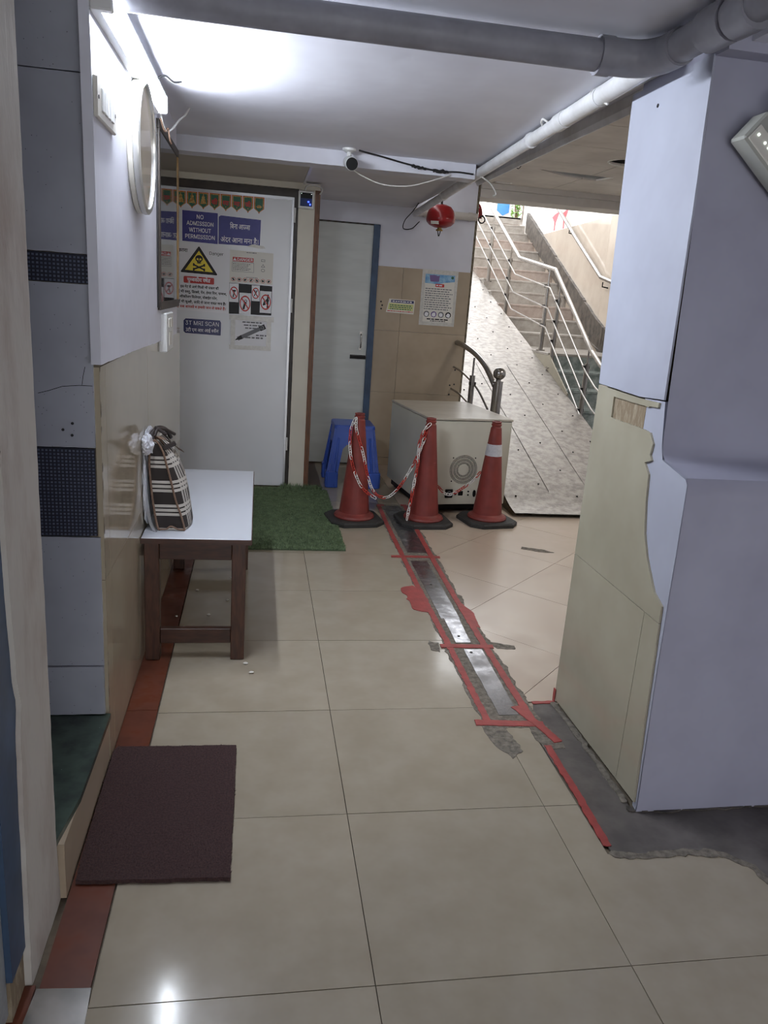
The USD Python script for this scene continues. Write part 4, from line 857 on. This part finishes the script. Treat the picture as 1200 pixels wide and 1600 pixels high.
# ================================================================== FLOOR REPAIRS
ds = thing('drain_cover', 'grey metal strip of plates set in cement across the floor', 'floor strip', (0.98, 3.9, 0))
part(ds, 'cement_bed', onxy(ragged(Polygon([(0.856, 2.42), (1.088, 2.41), (1.086, 3.6), (1.112, 4.9), (1.142, 5.50), (0.895, 5.50), (0.882, 4.9), (0.864, 3.6)]), .020, .012, 4, 26), 0, .0016), 'cement_rough')
for x0, x1, y0, y1, m in ((.937, 1.016, 2.50, 3.062, 'zinc'), (.925, .995, 3.13, 3.40, 'zinc'), (.918, 1.012, 3.402, 4.245, 'zinc'), (.935, 1.06, 4.40, 5.46, 'zinc')):
    g = ragged(Polygon([(x0, y0), (x1, y0), (x1 + .012, y1), (x0 + .006, y1)]), .003, .03, int(y0 * 10), 20)
    part(ds, 'plate', onxy(g, .0012, .0034), m)
for x, y in ((.975, 3.105), (.955, 3.20), (.965, 3.86), (.97, 3.03)): part(ds, 'screw_head', cyl((x, y, .003), (x, y, .0046), .007, 8), 'dark_metal')
rm = thing('red_floor_marking', 'red paint lines bordering the grey metal floor strip', 'paint marking', (0.98, 3.9, 0))
runs = [([(.880, 2.44), (.885, 3.1), (.885, 3.75), (.892, 4.4), (.900, 5.0), (.915, 5.49)], .028), ([(1.055, 2.44), (1.052, 3.1), (1.055, 3.7), (1.068, 4.3), (1.09, 5.0), (1.115, 5.49)], .030),
        ([(.83, 2.452), (1.09, 2.430)], .036), ([(.845, 3.098), (1.09, 3.088)], .034), ([(.82, 4.322), (1.12, 4.318)], .032), ([(1.02, 2.56), (1.075, 2.40), (1.10, 2.31)], .034), ([(.905, 5.492), (.955, 5.486)], .03), ([(1.085, 5.50), (1.13, 5.496)], .03)]
for k, (p, w) in enumerate(runs): part(rm, 'painted_line', onxy(ragged(ribbon(p, w, .0045, k, 55.), .0022, .006, k + 40, 170.), .001, .0038 + .0003 * k), 'red_paint')
part(rm, 'painted_blot', onxy(ragged(Polygon([(.80, 3.52), (.875, 3.46), (.90, 3.55), (.89, 3.80), (.85, 3.84), (.79, 3.80)]), .02, .02, 4, 20), .001, .0034), 'red_paint')
part(rm, 'painted_blot', onxy(ragged(Polygon([(1.04, 3.32), (1.085, 3.30), (1.10, 3.48), (1.07, 3.60), (1.04, 3.5)]), .014, .02, 5, 24), .001, .0031), 'red_paint')
cm = thing('cement_patch', 'fresh grey cement channel around the foot of the pillar', 'cement patch', (1.3, 2.0, -.003))
ptc0 = Polygon([(1.055, 2.46), (1.035, 2.30), (1.045, 1.74), (1.12, 1.722), (1.27, 1.730), (1.385, 1.708), (1.44, 1.65), (1.46, 1.5), (2.6, 1.5), (2.6, 1.99), (1.192, 1.99), (1.192, 2.585), (1.10, 2.575)])
ptc = ptc0.difference(sbox(1.197, 1.93, 2.7, 2.6))
part(cm, 'screed', onxy(ragged(ptc, .006, .03, 2, 14), -.004, .0005), 'cement')
rimq = ragged(LineString([(1.05, 1.735), (1.12, 1.722), (1.27, 1.731), (1.385, 1.709), (1.44, 1.652), (1.455, 1.55)]).buffer(.012), .012, .012, 6, 40)
part(cm, 'broken_rim', onxy(rimq, -.004, .003), 'cement_rough')
part(cm, 'rough_edge', onxy(ragged(LineString([(1.185, 2.58), (1.192, 2.3), (1.19, 1.97)]).buffer(.010), .009, .012, 7, 40), 0, .005), 'cement_rough')
part(cm, 'rough_edge', onxy(ragged(LineString([(1.19, 1.925), (1.4, 1.92), (1.8, 1.93)]).buffer(.014), .012, .015, 8, 40), 0, .006), 'stringer')
part(cm, 'cement_smear', onxy(ragged(Polygon([(1.03, 2.42), (1.10, 2.42), (1.115, 2.27), (1.03, 2.28)]), .018, .015, 9, 30), 0, .002), 'cement_rough')
r6 = thing('red_floor_marking', 'single red paint line along the cement channel by the pillar', 'paint marking', (1.05, 2.0, 0))
part(r6, 'painted_line', onxy(ribbon([(1.052, 2.29), (1.05, 2.05), (1.043, 1.77)], .026, .006, 31, 55.), .0005, .0036), 'red_paint')
part(r6, 'painted_line', onxy(ribbon([(1.10, 2.588), (1.196, 2.592)], .018, .006, 32, 55.), .0005, .0036), 'red_paint')
part(r6, 'painted_line', onyz(ribbon([(2.600, 0.0), (2.603, .055)], .018, .006, 33), 1.192, .003, -1), 'red_paint')
for k, (pts, lab) in enumerate((([(.845, 2.43), (.93, 2.42), (.955, 2.26), (.90, 2.22), (.855, 2.33)], 'dark cement smear below the near end of the metal strip'), ([(.80, 3.16), (.84, 3.13), (.83, 3.04), (.79, 3.06)], 'small dark smear left of the second red cross line'),
        ([(1.72, 4.56), (1.86, 4.50), (1.90, 4.44), (1.80, 4.46), (1.70, 4.52)], 'flat dark grey stain on the tiles right of the cones'), ([(1.09, 3.14), (1.20, 3.10), (1.18, 3.06), (1.10, 3.07)], 'faint cement smear right of the second red cross line'))):
    solo('cement_smear', onxy(ragged(Polygon(pts), .014, .015, 20 + k, 30), 0, .0014), 'cement_rough', lab, 'stain')
tp = solo('threshold_plate', onxy(Polygon([(-.452, 1.245), (-.318, 1.245), (-.325, 1.408), (-.440, 1.416)]), .001, .006), 'steel', 'shiny metal threshold plate on the floor at the near left corner', 'plate')

# ================================================================== MATS
def fuzz_mat(name, label, cat_, x0, x1, y0, y1, h, base_m, blade_m, n, bl, seed, poly=None, skew=(0, 0)):
    t = thing(name, label, cat_, ((x0 + x1) / 2, (y0 + y1) / 2, 0)); q = poly or ragged(sbox(x0, y0, x1, y1), .004, .02, seed, 30)
    part(t, 'backing', onxy(q, 0.0006, h), base_m)
    g = np.random.default_rng(seed); P = np.c_[g.uniform(x0 - .01, x1 + .01, n), g.uniform(y0 - .01, y1 + .01, n)]
    P = P[shapely.contains_xy(q, P[:, 0], P[:, 1])]; k = len(P); a = g.uniform(0, 2 * math.pi, k); w = g.uniform(.3, 1.0, k)[:, None] * bl * .28
    base = np.c_[P, np.full(k, h * .7)]; side = np.c_[np.cos(a), np.sin(a), np.zeros(k)] * w
    tipv = base + np.c_[g.normal(0, bl * .45, k), g.normal(0, bl * .45, k), g.uniform(.45, 1.0, k) * bl]
    V = np.stack([base - side, base + side, tipv], 1).reshape(-1, 3)
    part(t, 'pile', trimesh.Trimesh(V, np.arange(3 * k).reshape(-1, 3), process=False), blade_m, kind='stuff'); return t
fuzz_mat('turf_mat', 'green artificial grass mat before the white door', 'mat', 0.0 - .03, 0.555, 4.41, 5.86, .008, 'turf_base', 'turf_green', 42000, .016, 3)
tf = thing('turf_fringe', 'dark loose grass fringe along the threshold of the white door', 'grass', (.25, 5.88, 0), kind='stuff')
g = np.random.default_rng(9); k = 900; bx_ = np.c_[g.uniform(.0, .52, k), 5.885 + g.normal(0, .012, k), np.full(k, .002)]; wv = g.normal(0, 1, (k, 3)) * [.0035, .0035, 0]
tipv = bx_ + np.c_[g.normal(0, .018, k), g.normal(0, .02, k), g.uniform(.015, .055, k) * (.4 + .6 * (bx_[:, 0] > .2))]
part(tf, 'blades', trimesh.Trimesh(np.stack([bx_ - wv, bx_ + wv, tipv], 1).reshape(-1, 3), np.arange(3 * k).reshape(-1, 3), process=False), 'turf_green', kind='stuff')
cq = ragged(Polygon([(-.434, 2.31), (-.425, 2.335), (-.040, 2.327), (-.038, 1.712), (-.428, 1.728), (-.432, 2.0)]), .003, .012, 4, 60)
fuzz_mat('coir_mat', 'square dark brown doormat before the opening in the left wall', 'mat', -.434, -.036, 1.71, 2.335, .013, 'coir', 'coir', 60000, .007, 5, poly=cq)

# ================================================================== BENCH AND BAG
be = thing('bench', 'dark wooden bench with white laminate top against the left wall', 'bench', (-.225, 3.58, 0))
B0, B1 = 2.972, 4.185
part(be, 'top', bx(-.434, -.008, B0, B1, .513, .531, .002), 'laminate_white')
part(be, 'top_edging', [bx(-.436, -.006, B0 - .004, B0 + .002, .508, .5285), bx(-.010, -.005, B0, B1, .508, .5285)], 'wood_dark_flat')
for x0, x1 in ((-.425, -.367), (-.084, -.028)):
    for y0, y1 in ((B0 + .008, B0 + .062), (4.06, 4.11)):
        part(be, 'leg', bx(x0, x1, y0, y1, 0.0005, .509, .003), 'wood_dark')
for y0, y1 in ((B0 + .014, B0 + .036), (4.075, 4.095)): part(be, 'apron', bx(-.366, -.085, y0, y1, .438, .509, .002), 'wood_dark_flat')
for x0, x1 in ((-.415, -.395), (-.062, -.042)): part(be, 'apron', bx(x0, x1, B0 + .063, 4.059, .438, .509, .002), 'wood_dark')
part(be, 'stretcher', bx(-.366, -.085, B0 + .018, B0 + .048, .072, .136, .002), 'wood_dark_flat')
part(be, 'stretcher', bx(-.366, -.085, 4.07, 4.10, .072, .136, .002), 'wood_dark_flat')

bg = thing('handbag', 'brown checked cloth tote bag standing on the white bench', 'bag', (-.34, 3.2, .531))
bz = .5322
sec0 = np.array([(-.372, bz), (-.28, bz), (-.278, bz + .012), (-.292, .60), (-.312, .66), (-.330, .74), (-.345, .80), (-.358, .85), (-.375, .885), (-.392, .903), (-.405, .875), (-.412, .82), (-.409, .75), (-.403, .68), (-.393, .60), (-.382, bz + .012)])
ys = np.linspace(3.075, 3.40, 15); SV = []
for i, y in enumerate(ys):
    u = i / (len(ys) - 1); b = math.sin(math.pi * min(1, u * 1.15) ** .8) ** .7 if 0 < u < 1 else 0
    s = sec0.copy(); zz = np.clip((s[:, 1] - bz) / .37, 0, 1)
    right = np.zeros(len(s)); right[2:9] = 1
    s[:, 0] += right * (b * .046 * np.sin(math.pi * np.clip(zz * 1.05, 0, 1)) ** .8 + .006 * np.sin(y * 60) * b * zz)
    s[1:3, 0] += .015 * b; s[:, 1] -= zz * (.012 * math.sin(u * 3.0) + .028 * max(0, u - .6))
    SV.append(np.c_[s[:, 0], np.full(len(s), y), s[:, 1]])
SV = np.array(SV); nS, kS = SV.shape[:2]
def gusset(ring):
    tri = trimesh.creation.triangulate_polygon(Polygon(ring[:, [0, 2]]), engine='earcut'); return tri
q = trimesh.Trimesh(SV.reshape(-1, 3), [[i * kS + j, (i + 1) * kS + (j + 1) % kS, i * kS + (j + 1) % kS] for i in range(nS - 1) for j in range(kS)] + [[i * kS + j, (i + 1) * kS + j, (i + 1) * kS + (j + 1) % kS] for i in range(nS - 1) for j in range(kS)], process=False)
part(bg, 'body', q, 'check_cloth', smooth=50)
for yy, s in ((0, sec0), (nS - 1, SV[-1][:, [0, 2]])):
    v2, f2 = trimesh.creation.triangulate_polygon(Polygon(s), engine='earcut')
    yv = ys[0] + .018 * 0 if yy == 0 else ys[-1]
    part(bg, 'gusset', trimesh.Trimesh(np.c_[v2[:, 0], np.full(len(v2), yv), v2[:, 1]], f2[:, ::-1] if yy == 0 else f2, process=False), 'check_cloth')
fr_ = SV[0]; part(bg, 'piping', tube(curve(np.vstack([fr_[1:10] + [0, -.003, 0]]), 5), .0042, 8), 'tan_leather', smooth=True)
part(bg, 'piping', tube(curve(np.vstack([fr_[[0]], fr_[:8:-1]]) + [0, -.003, 0], 5), .0045, 8), 'tan_leather', smooth=True)
part(bg, 'base_welt', tube(curve([fr_[0] + [-.01, -.004, .004], (-.35, 3.066, bz + .006), (-.33, 3.068, bz + .018), (-.30, 3.066, bz + .006), fr_[1] + [0, -.004, .004]], 6), .0035, 8), 'tan_leather', smooth=True)
def strip(pts, up, w):
    a, b = np.array(pts), np.array(pts) + np.array(up) * w; n = len(a); V = np.vstack([a, b, a + [.004, 0, 0], b + [.004, 0, 0]])
    F = []
    for i in range(n - 1):
        for o, p in ((0, n), (2 * n, 3 * n), (0, 2 * n), (n, 3 * n)): F += [[o + i, o + i + 1, p + i + 1], [o + i, p + i + 1, p + i]]
    return trimesh.Trimesh(V, F, process=False)
part(bg, 'zip_strip', strip(curve([(-.368, 3.068, .905), (-.350, 3.12, .892), (-.330, 3.18, .862), (-.312, 3.26, .83), (-.305, 3.34, .80)], 6), (-.45, 0, .25), .05), 'tan_leather', smooth=True)
part(bg, 'zip_strip', strip(curve([(-.388, 3.07, .905), (-.376, 3.1, .895), (-.362, 3.15, .86), (-.350, 3.09, .835)], 6), (-.2, 0, .4), .03), 'tan_leather', smooth=True)
tb = lambda m, a, ax, c: m.apply_transform(trimesh.transformations.rotation_matrix(a, ax, c))
part(bg, 'strap_tab', tb(bx(-.365, -.310, 3.085, 3.10, .868, .886, .003), math.radians(-28), [0, 1, 0], (-.335, 3.09, .877)), 'dark_leather')
part(bg, 'strap_tab', tb(bx(-.40, -.345, 3.10, 3.11, .925, .937, .003), math.radians(32), [0, 1, 0], (-.37, 3.1, .93)), 'dark_leather')
part(bg, 'handle', tube(curve([(-.405, 3.10, .88), (-.412, 3.12, .905), (-.40, 3.16, .925), (-.385, 3.22, .925), (-.37, 3.3, .90), (-.36, 3.36, .86)], 8), .009, 8), 'dark_leather', smooth=True)
part(bg, 'handle', tube(curve([(-.395, 3.075, .90), (-.385, 3.10, .935), (-.365, 3.16, .93), (-.33, 3.22, .90)], 8), .007, 8), 'dark_leather', smooth=True)
pb = thing('plastic_bag', 'crumpled white plastic bag between the tote bag and the wall', 'bag', (-.42, 3.2, .531))
ic = trimesh.creation.icosphere(5, 1.0); v = ic.vertices.copy(); hgt = (v[:, 2] + 1) / 2
pnz = meshkit.fbm(v * 3.1 + 9, 4, 3) - .5; rdg = np.abs(meshkit.fbm(v * [7, 5, 2.2] + 3, 3, 8) - .5)
th = .012 + .022 * np.clip((hgt - .72) / .28, 0, 1) * (1 - np.clip((hgt - .93) / .07, 0, 1))
V = np.c_[-.424 + v[:, 0] * th + pnz * .012 - rdg * .012 * (v[:, 0] > 0), 3.19 + np.sign(v[:, 1]) * np.abs(v[:, 1]) ** .6 * (.165 - .03 * hgt) + pnz * .03, .5325 + .40 * hgt ** .9 - rdg * .05 * hgt]
V[:, 0] = np.clip(V[:, 0] - .004, -.4365, -.4135)
ic.vertices = V; part(pb, 'film', ic, 'poly_white', smooth=True)
kn = trimesh.creation.icosphere(4, .03); kv = kn.vertices; kn.vertices = kv * (1 + .9 * (meshkit.fbm(kv * 90, 3, 4)[:, None] - .5)) * [.75, 1.4, 1.35]
part(pb, 'gathered_top', kn.apply_translation((-.415, 3.058, .885)), 'poly_white', smooth=40)
part(pb, 'free_edge', strip(curve([(-.43, 3.06, .86), (-.420, 3.055, .76), (-.416, 3.055, .66), (-.402, 3.05, .57), (-.385, 3.045, .533)], 6), (-.3, .3, 0), .05), 'poly_white', smooth=True)

# ================================================================== STOOL, CABINET, CONES, CHAINS
so = thing('plastic_stool', 'blue moulded plastic stool behind the leftmost cone', 'stool', (0.78, 6.2, 0))
SX, SY, SH = 0.775, 6.20, .50
part(so, 'seat', trimesh.convex.convex_hull(np.vstack([np.c_[np.array(sbox(-h, -h, h, h).buffer(.03).exterior.coords) + [SX, SY], np.full(len(sbox(-h, -h, h, h).buffer(.03).exterior.coords), z)] for h, z in ((.128, SH), (.134, SH - .006), (.136, SH - .03))])), 'stool_blue', smooth=30)
for k in range(4):
    w0, w1, hh = .212, .158, SH - .012
    pan = Polygon([(-w0, 0), (-w0 + .0, .12), (-w1, hh), (w1, hh), (w0, .12), (w0, 0), (w0 - .085, 0), (w0 - .093, .14), (w1 - .068, .31), (w1 - .10, .345), (-w1 + .10, .345), (-w1 + .068, .31), (-w0 + .093, .14), (-w0 + .085, 0)])
    m = extrude(pan, .006); vv = m.vertices; m.vertices = np.c_[vv[:, 0], -(w0 - .006 - (w0 - w1) * np.clip(vv[:, 1] / hh, 0, 1)) + .006 - vv[:, 2], vv[:, 1]]
    m.apply_transform(trimesh.transformations.rotation_matrix(k * math.pi / 2, [0, 0, 1])); m.apply_translation((SX, SY, 0.0005)); m.fix_normals()
    part(so, 'side', m, 'stool_blue')
    rb = []
    for s in (-1, 1):
        a0, a1 = np.array([s * (w0 - .05), -(w0 + .002), .02]), np.array([s * (w1 - .035), -(w1 + .002), .40])
        rb.append(tube([a0, a1], [.012, .009], 8))
        foot = bx(s * (w0 - .045) - .045, s * (w0 - .045) + .045, -(w0 + .010), -(w0 - .02), 0.0005, .13, .006); rb.append(foot)
    for r_ in rb: part(so, 'leg_rib' if r_ is rb[0] or r_ is rb[2] else 'foot', r_.apply_transform(trimesh.transformations.rotation_matrix(k * math.pi / 2, [0, 0, 1])).apply_translation((SX, SY, 0)), 'stool_blue', smooth=30)
bxr = trimesh.transformations.rotation_matrix(math.radians(8.0), [0, 0, 1], (1.2, 5.263, 0))
bq = lambda m: m.copy().apply_transform(bxr)
BX0, BY0, BW, BD = 1.2, 5.263, .641, .885
ca = thing('equipment_cabinet', 'beige metal equipment cabinet with fan grille behind the cones', 'cabinet', (1.5, 5.7, 0))
part(ca, 'body', bq(bx(BX0, BX0 + BW, BY0, BY0 + BD, .075, .688, .003)), 'box_paint')
part(ca, 'lid', bq(bx(BX0 - .006, BX0 + BW + .006, BY0 - .006, BY0 + BD + .004, .693, .709, .003)), 'box_top')
part(ca, 'lid_gap', bq(bx(BX0 + .004, BX0 + BW - .004, BY0 + .004, BY0 + BD - .004, .686, .695)), 'ink_black')
part(ca, 'side_seam', bq(bx(BX0 - .0006, BX0 + .003, BY0 + .012, BY0 + .017, .08, .688)), 'ink_black')
part(ca, 'plinth', bq(bx(BX0 + .03, BX0 + BW - .03, BY0 + .07, BY0 + BD - .03, .02, .076)), 'black_plastic')
for ax in (.06, BW - .06):
    for ay in (.11, BD - .07): part(ca, 'castor', bq(tube([(BX0 + ax - .012, BY0 + ay, .0255), (BX0 + ax + .012, BY0 + ay, .0255)], .025, 14)), 'black_rubber')
fx, fz, fy = BX0 + .292, .336, BY0
for ring, (ra, rb_, n) in enumerate(((.108, .086, 64), (.082, .062, 50), (.058, .042, 36))):
    sl = [affinity.rotate(sbox(fx - .0019, fz + rb_, fx + .0019, fz + ra), a, origin=(fx, fz)) for a in np.arange(n) * 360 / n]
    part(ca, 'fan_slots', bq(onxz(unary_union(sl), fy - .0012, .003)), 'ink_black', kind='stuff')
part(ca, 'fan_boss', bq(onxz(Point(fx, fz).buffer(.034), fy - .0016, .002)), 'box_paint')
for a in (45, 135, 225, 315): part(ca, 'screw', bq(onxz(Point(fx + .122 * math.cos(math.radians(a)), fz + .122 * math.sin(math.radians(a))).buffer(.005), fy - .002, .003)), 'dark_metal')
sk0 = part(ca, 'power_socket', bq(bx(BX0 + .165, BX0 + .225, fy - .006, fy + .003, .125, .19, .004)), 'black_plastic')
part(sk0, 'pin_ring', bq(onxz(Point(BX0 + .195, .157).buffer(.020).difference(Point(BX0 + .195, .157).buffer(.014)), fy - .008, .003)), 'ink_grey')
part(ca, 'fuse_holder', bq(onxz(Point(BX0 + .243, .157).buffer(.010), fy - .008, .009)), 'black_plastic')
part(ca, 'signal_socket', bq(bx(BX0 + .268, BX0 + .305, fy - .005, fy + .002, .142, .176, .003)), 'black_plastic')
for z in (.146, .172): part(ca, 'pin_jack', bq(onxz(Point(BX0 + .347, z).buffer(.006), fy - .004, .005)), 'black_plastic')
part(ca, 'slot_socket', bq(onxz(affinity.scale(Point(BX0 + .395, .157).buffer(.012), 1, 2.2), fy - .004, .005)), 'black_plastic')

def cone(x, y, rot, label, h=.745, band=False, lean=(0, 0)):
    t = thing('traffic_cone', label, 'traffic cone', (x, y, 0))
    q = affinity.rotate(sbox(-.185, -.185, .185, .185).intersection(affinity.rotate(sbox(-.212, -.212, .212, .212), 45, origin=(0, 0))), rot, origin=(0, 0))
    lo, hi = q, q.buffer(-.012)
    pts = np.vstack([np.c_[np.array(g.exterior.coords)[:-1] + [x, y], np.full(len(g.exterior.coords) - 1, z)] for g, z in ((lo, .001), (lo, .022), (hi, .032))])
    part(t, 'base', trimesh.convex.convex_hull(pts), 'black_rubber')
    r = lambda z: .106 - (z - .05) * (.106 - .036) / (h - .085)
    prof = [(0, .03), (.137, .031), (.140, .040), (.132, .052), (.115, .058), (r(.07), .07), (r(h * .5), h * .5), (r(h - .045), h - .045), (.032, h - .040), (.030, h - .034), (.035, h - .028), (.036, h - .020), (.031, h - .016), (.031, h - .010), (.034, h - .006), (.033, h), (.022, h + .001), (.018, h - .02), (0, h - .02)]
    m = lathe(prof, 40); m.vertices[:, 0] += lean[0] * m.vertices[:, 2]; m.apply_translation((x, y, 0)); part(t, 'body', m, 'cone_red', smooth=35)
    if band:
        m = lathe([(r(z) + e, z) for z, e in ((.485, .0002), (.487, .0022), (.565, .0022), (.567, .0002))], 40); m.apply_translation((x, y, 0)); part(t, 'reflective_band', m, 'band_white', smooth=35)
    return t
C1, C2, C3 = (.680, 5.08), (1.168, 5.075), (1.645, 5.125)
cone(*C1, 8, 'leftmost red traffic cone, beside the green mat')
cone(*C2, 4, 'middle red traffic cone, standing over the metal floor strip', h=.735)
cone(*C3, 12, 'rightmost red traffic cone, with one white reflective band', band=True, h=.725)
LK = trimesh.util.concatenate([tube([(a, b, 0) for a, b in [(.0115 + .006 * math.cos(u), .006 * math.sin(u)) for u in np.linspace(-math.pi / 2, math.pi / 2, 6)] + [(-.0115 + .006 * math.cos(u), .006 * math.sin(u)) for u in np.linspace(math.pi / 2, 3 * math.pi / 2, 6)]], .0021, 5, True)])
def chain(label, pts, first=0):
    P = curve(pts, 40); s = np.r_[0, np.cumsum(np.linalg.norm(np.diff(P, axis=0), axis=1))]; t = thing('plastic_chain', label, 'chain', tuple(P[len(P) // 2] * [1, 1, 0] + [0, 0, P[:, 2].min()]))
    n = int(s[-1] / .0335)
    for i in range(n):
        c = np.array([np.interp((i + .5) * .0335, s, P[:, k]) for k in range(3)]); e = np.array([np.interp((i + .6) * .0335, s, P[:, k]) for k in range(3)]); d = _n(e - c)
        o = _n(np.cross(d, [0.3, 1, 0.2])); a = .5 + (math.pi / 2 if i % 2 else 0); o = o * math.cos(a) + np.cross(d, o) * math.sin(a)
        T = np.eye(4); T[:3, 0] = d * 1.5; T[:3, 1] = o * 1.5; T[:3, 2] = np.cross(d, o) * 1.5; T[:3, 3] = c
        part(t, 'link', LK.copy().apply_transform(T), 'chain_red' if (i + first) // 3 % 2 else 'chain_white', smooth=True)
fy1, fy2 = 4.985, 4.99
chain('red and white plastic chain swagged from the leftmost to the middle cone', [(.650, 5.035, .715), (.655, 5.02, .64), (.70, 4.975, .50), (.735, 4.945, .36), (.775, 4.95, .26), (.83, 4.97, .205), (.90, 4.98, .205), (.98, 5.0, .285), (1.06, 5.02, .43), (1.115, 5.03, .58), (1.135, 5.045, .665)], 0)
chain('loose strand of red and white chain hanging on the leftmost cone', [(.645, 5.05, .71), (.618, 5.03, .64), (.615, 4.99, .52), (.64, 4.96, .40), (.69, 4.935, .29), (.745, 4.93, .235), (.81, 4.955, .19)], 1)
chain('chain end dangling down the left side of the middle cone', [(1.15, 5.03, .70), (1.115, 5.03, .655), (1.085, 5.02, .56), (1.082, 5.0, .44), (1.062, 4.975, .30), (1.040, 4.95, .16), (1.022, 4.925, .06)], 1)
chain('short chain behind the middle cone reaching the banded cone', [(1.215, 5.13, .285), (1.28, 5.16, .235), (1.33, 5.17, .19), (1.385, 5.17, .185), (1.46, 5.16, .235), (1.52, 5.13, .30), (1.57, 5.11, .38)], 2)

# crumbs of plaster on the floor
r7 = random.Random(21)
for x, y, lab in ((-.345, 3.42, 'white crumb on the red border tiles under the bench'), (-.20, 3.44, 'white crumb on the floor in the middle under the bench'), (-.275, 3.75, 'white crumb under the bench toward its far left leg'), (-.12, 3.62, 'white crumb under the bench beside its open side'), (-.11, 3.93, 'white crumb farthest under the bench near its rear legs'),
                  (.005, 2.86, 'larger white crumb on the tiles just in front of the bench'), (-.02, 2.94, 'small white crumb beside the front right bench leg'), (-.30, 3.30, 'white crumb at the edge of the red border under the bench')):
    m = trimesh.creation.icosphere(1, .008); m.vertices *= 1 + .4 * (meshkit.noise(m.vertices * 200 + x * 50, 3)[:, None] - .5); m.vertices *= [r7.uniform(.6, 1.5), .8, .55]
    m.apply_translation((x, y, .0048)); solo('plaster_crumb', m, 'crumb', lab, 'crumb', group='plaster crumbs around the bench')
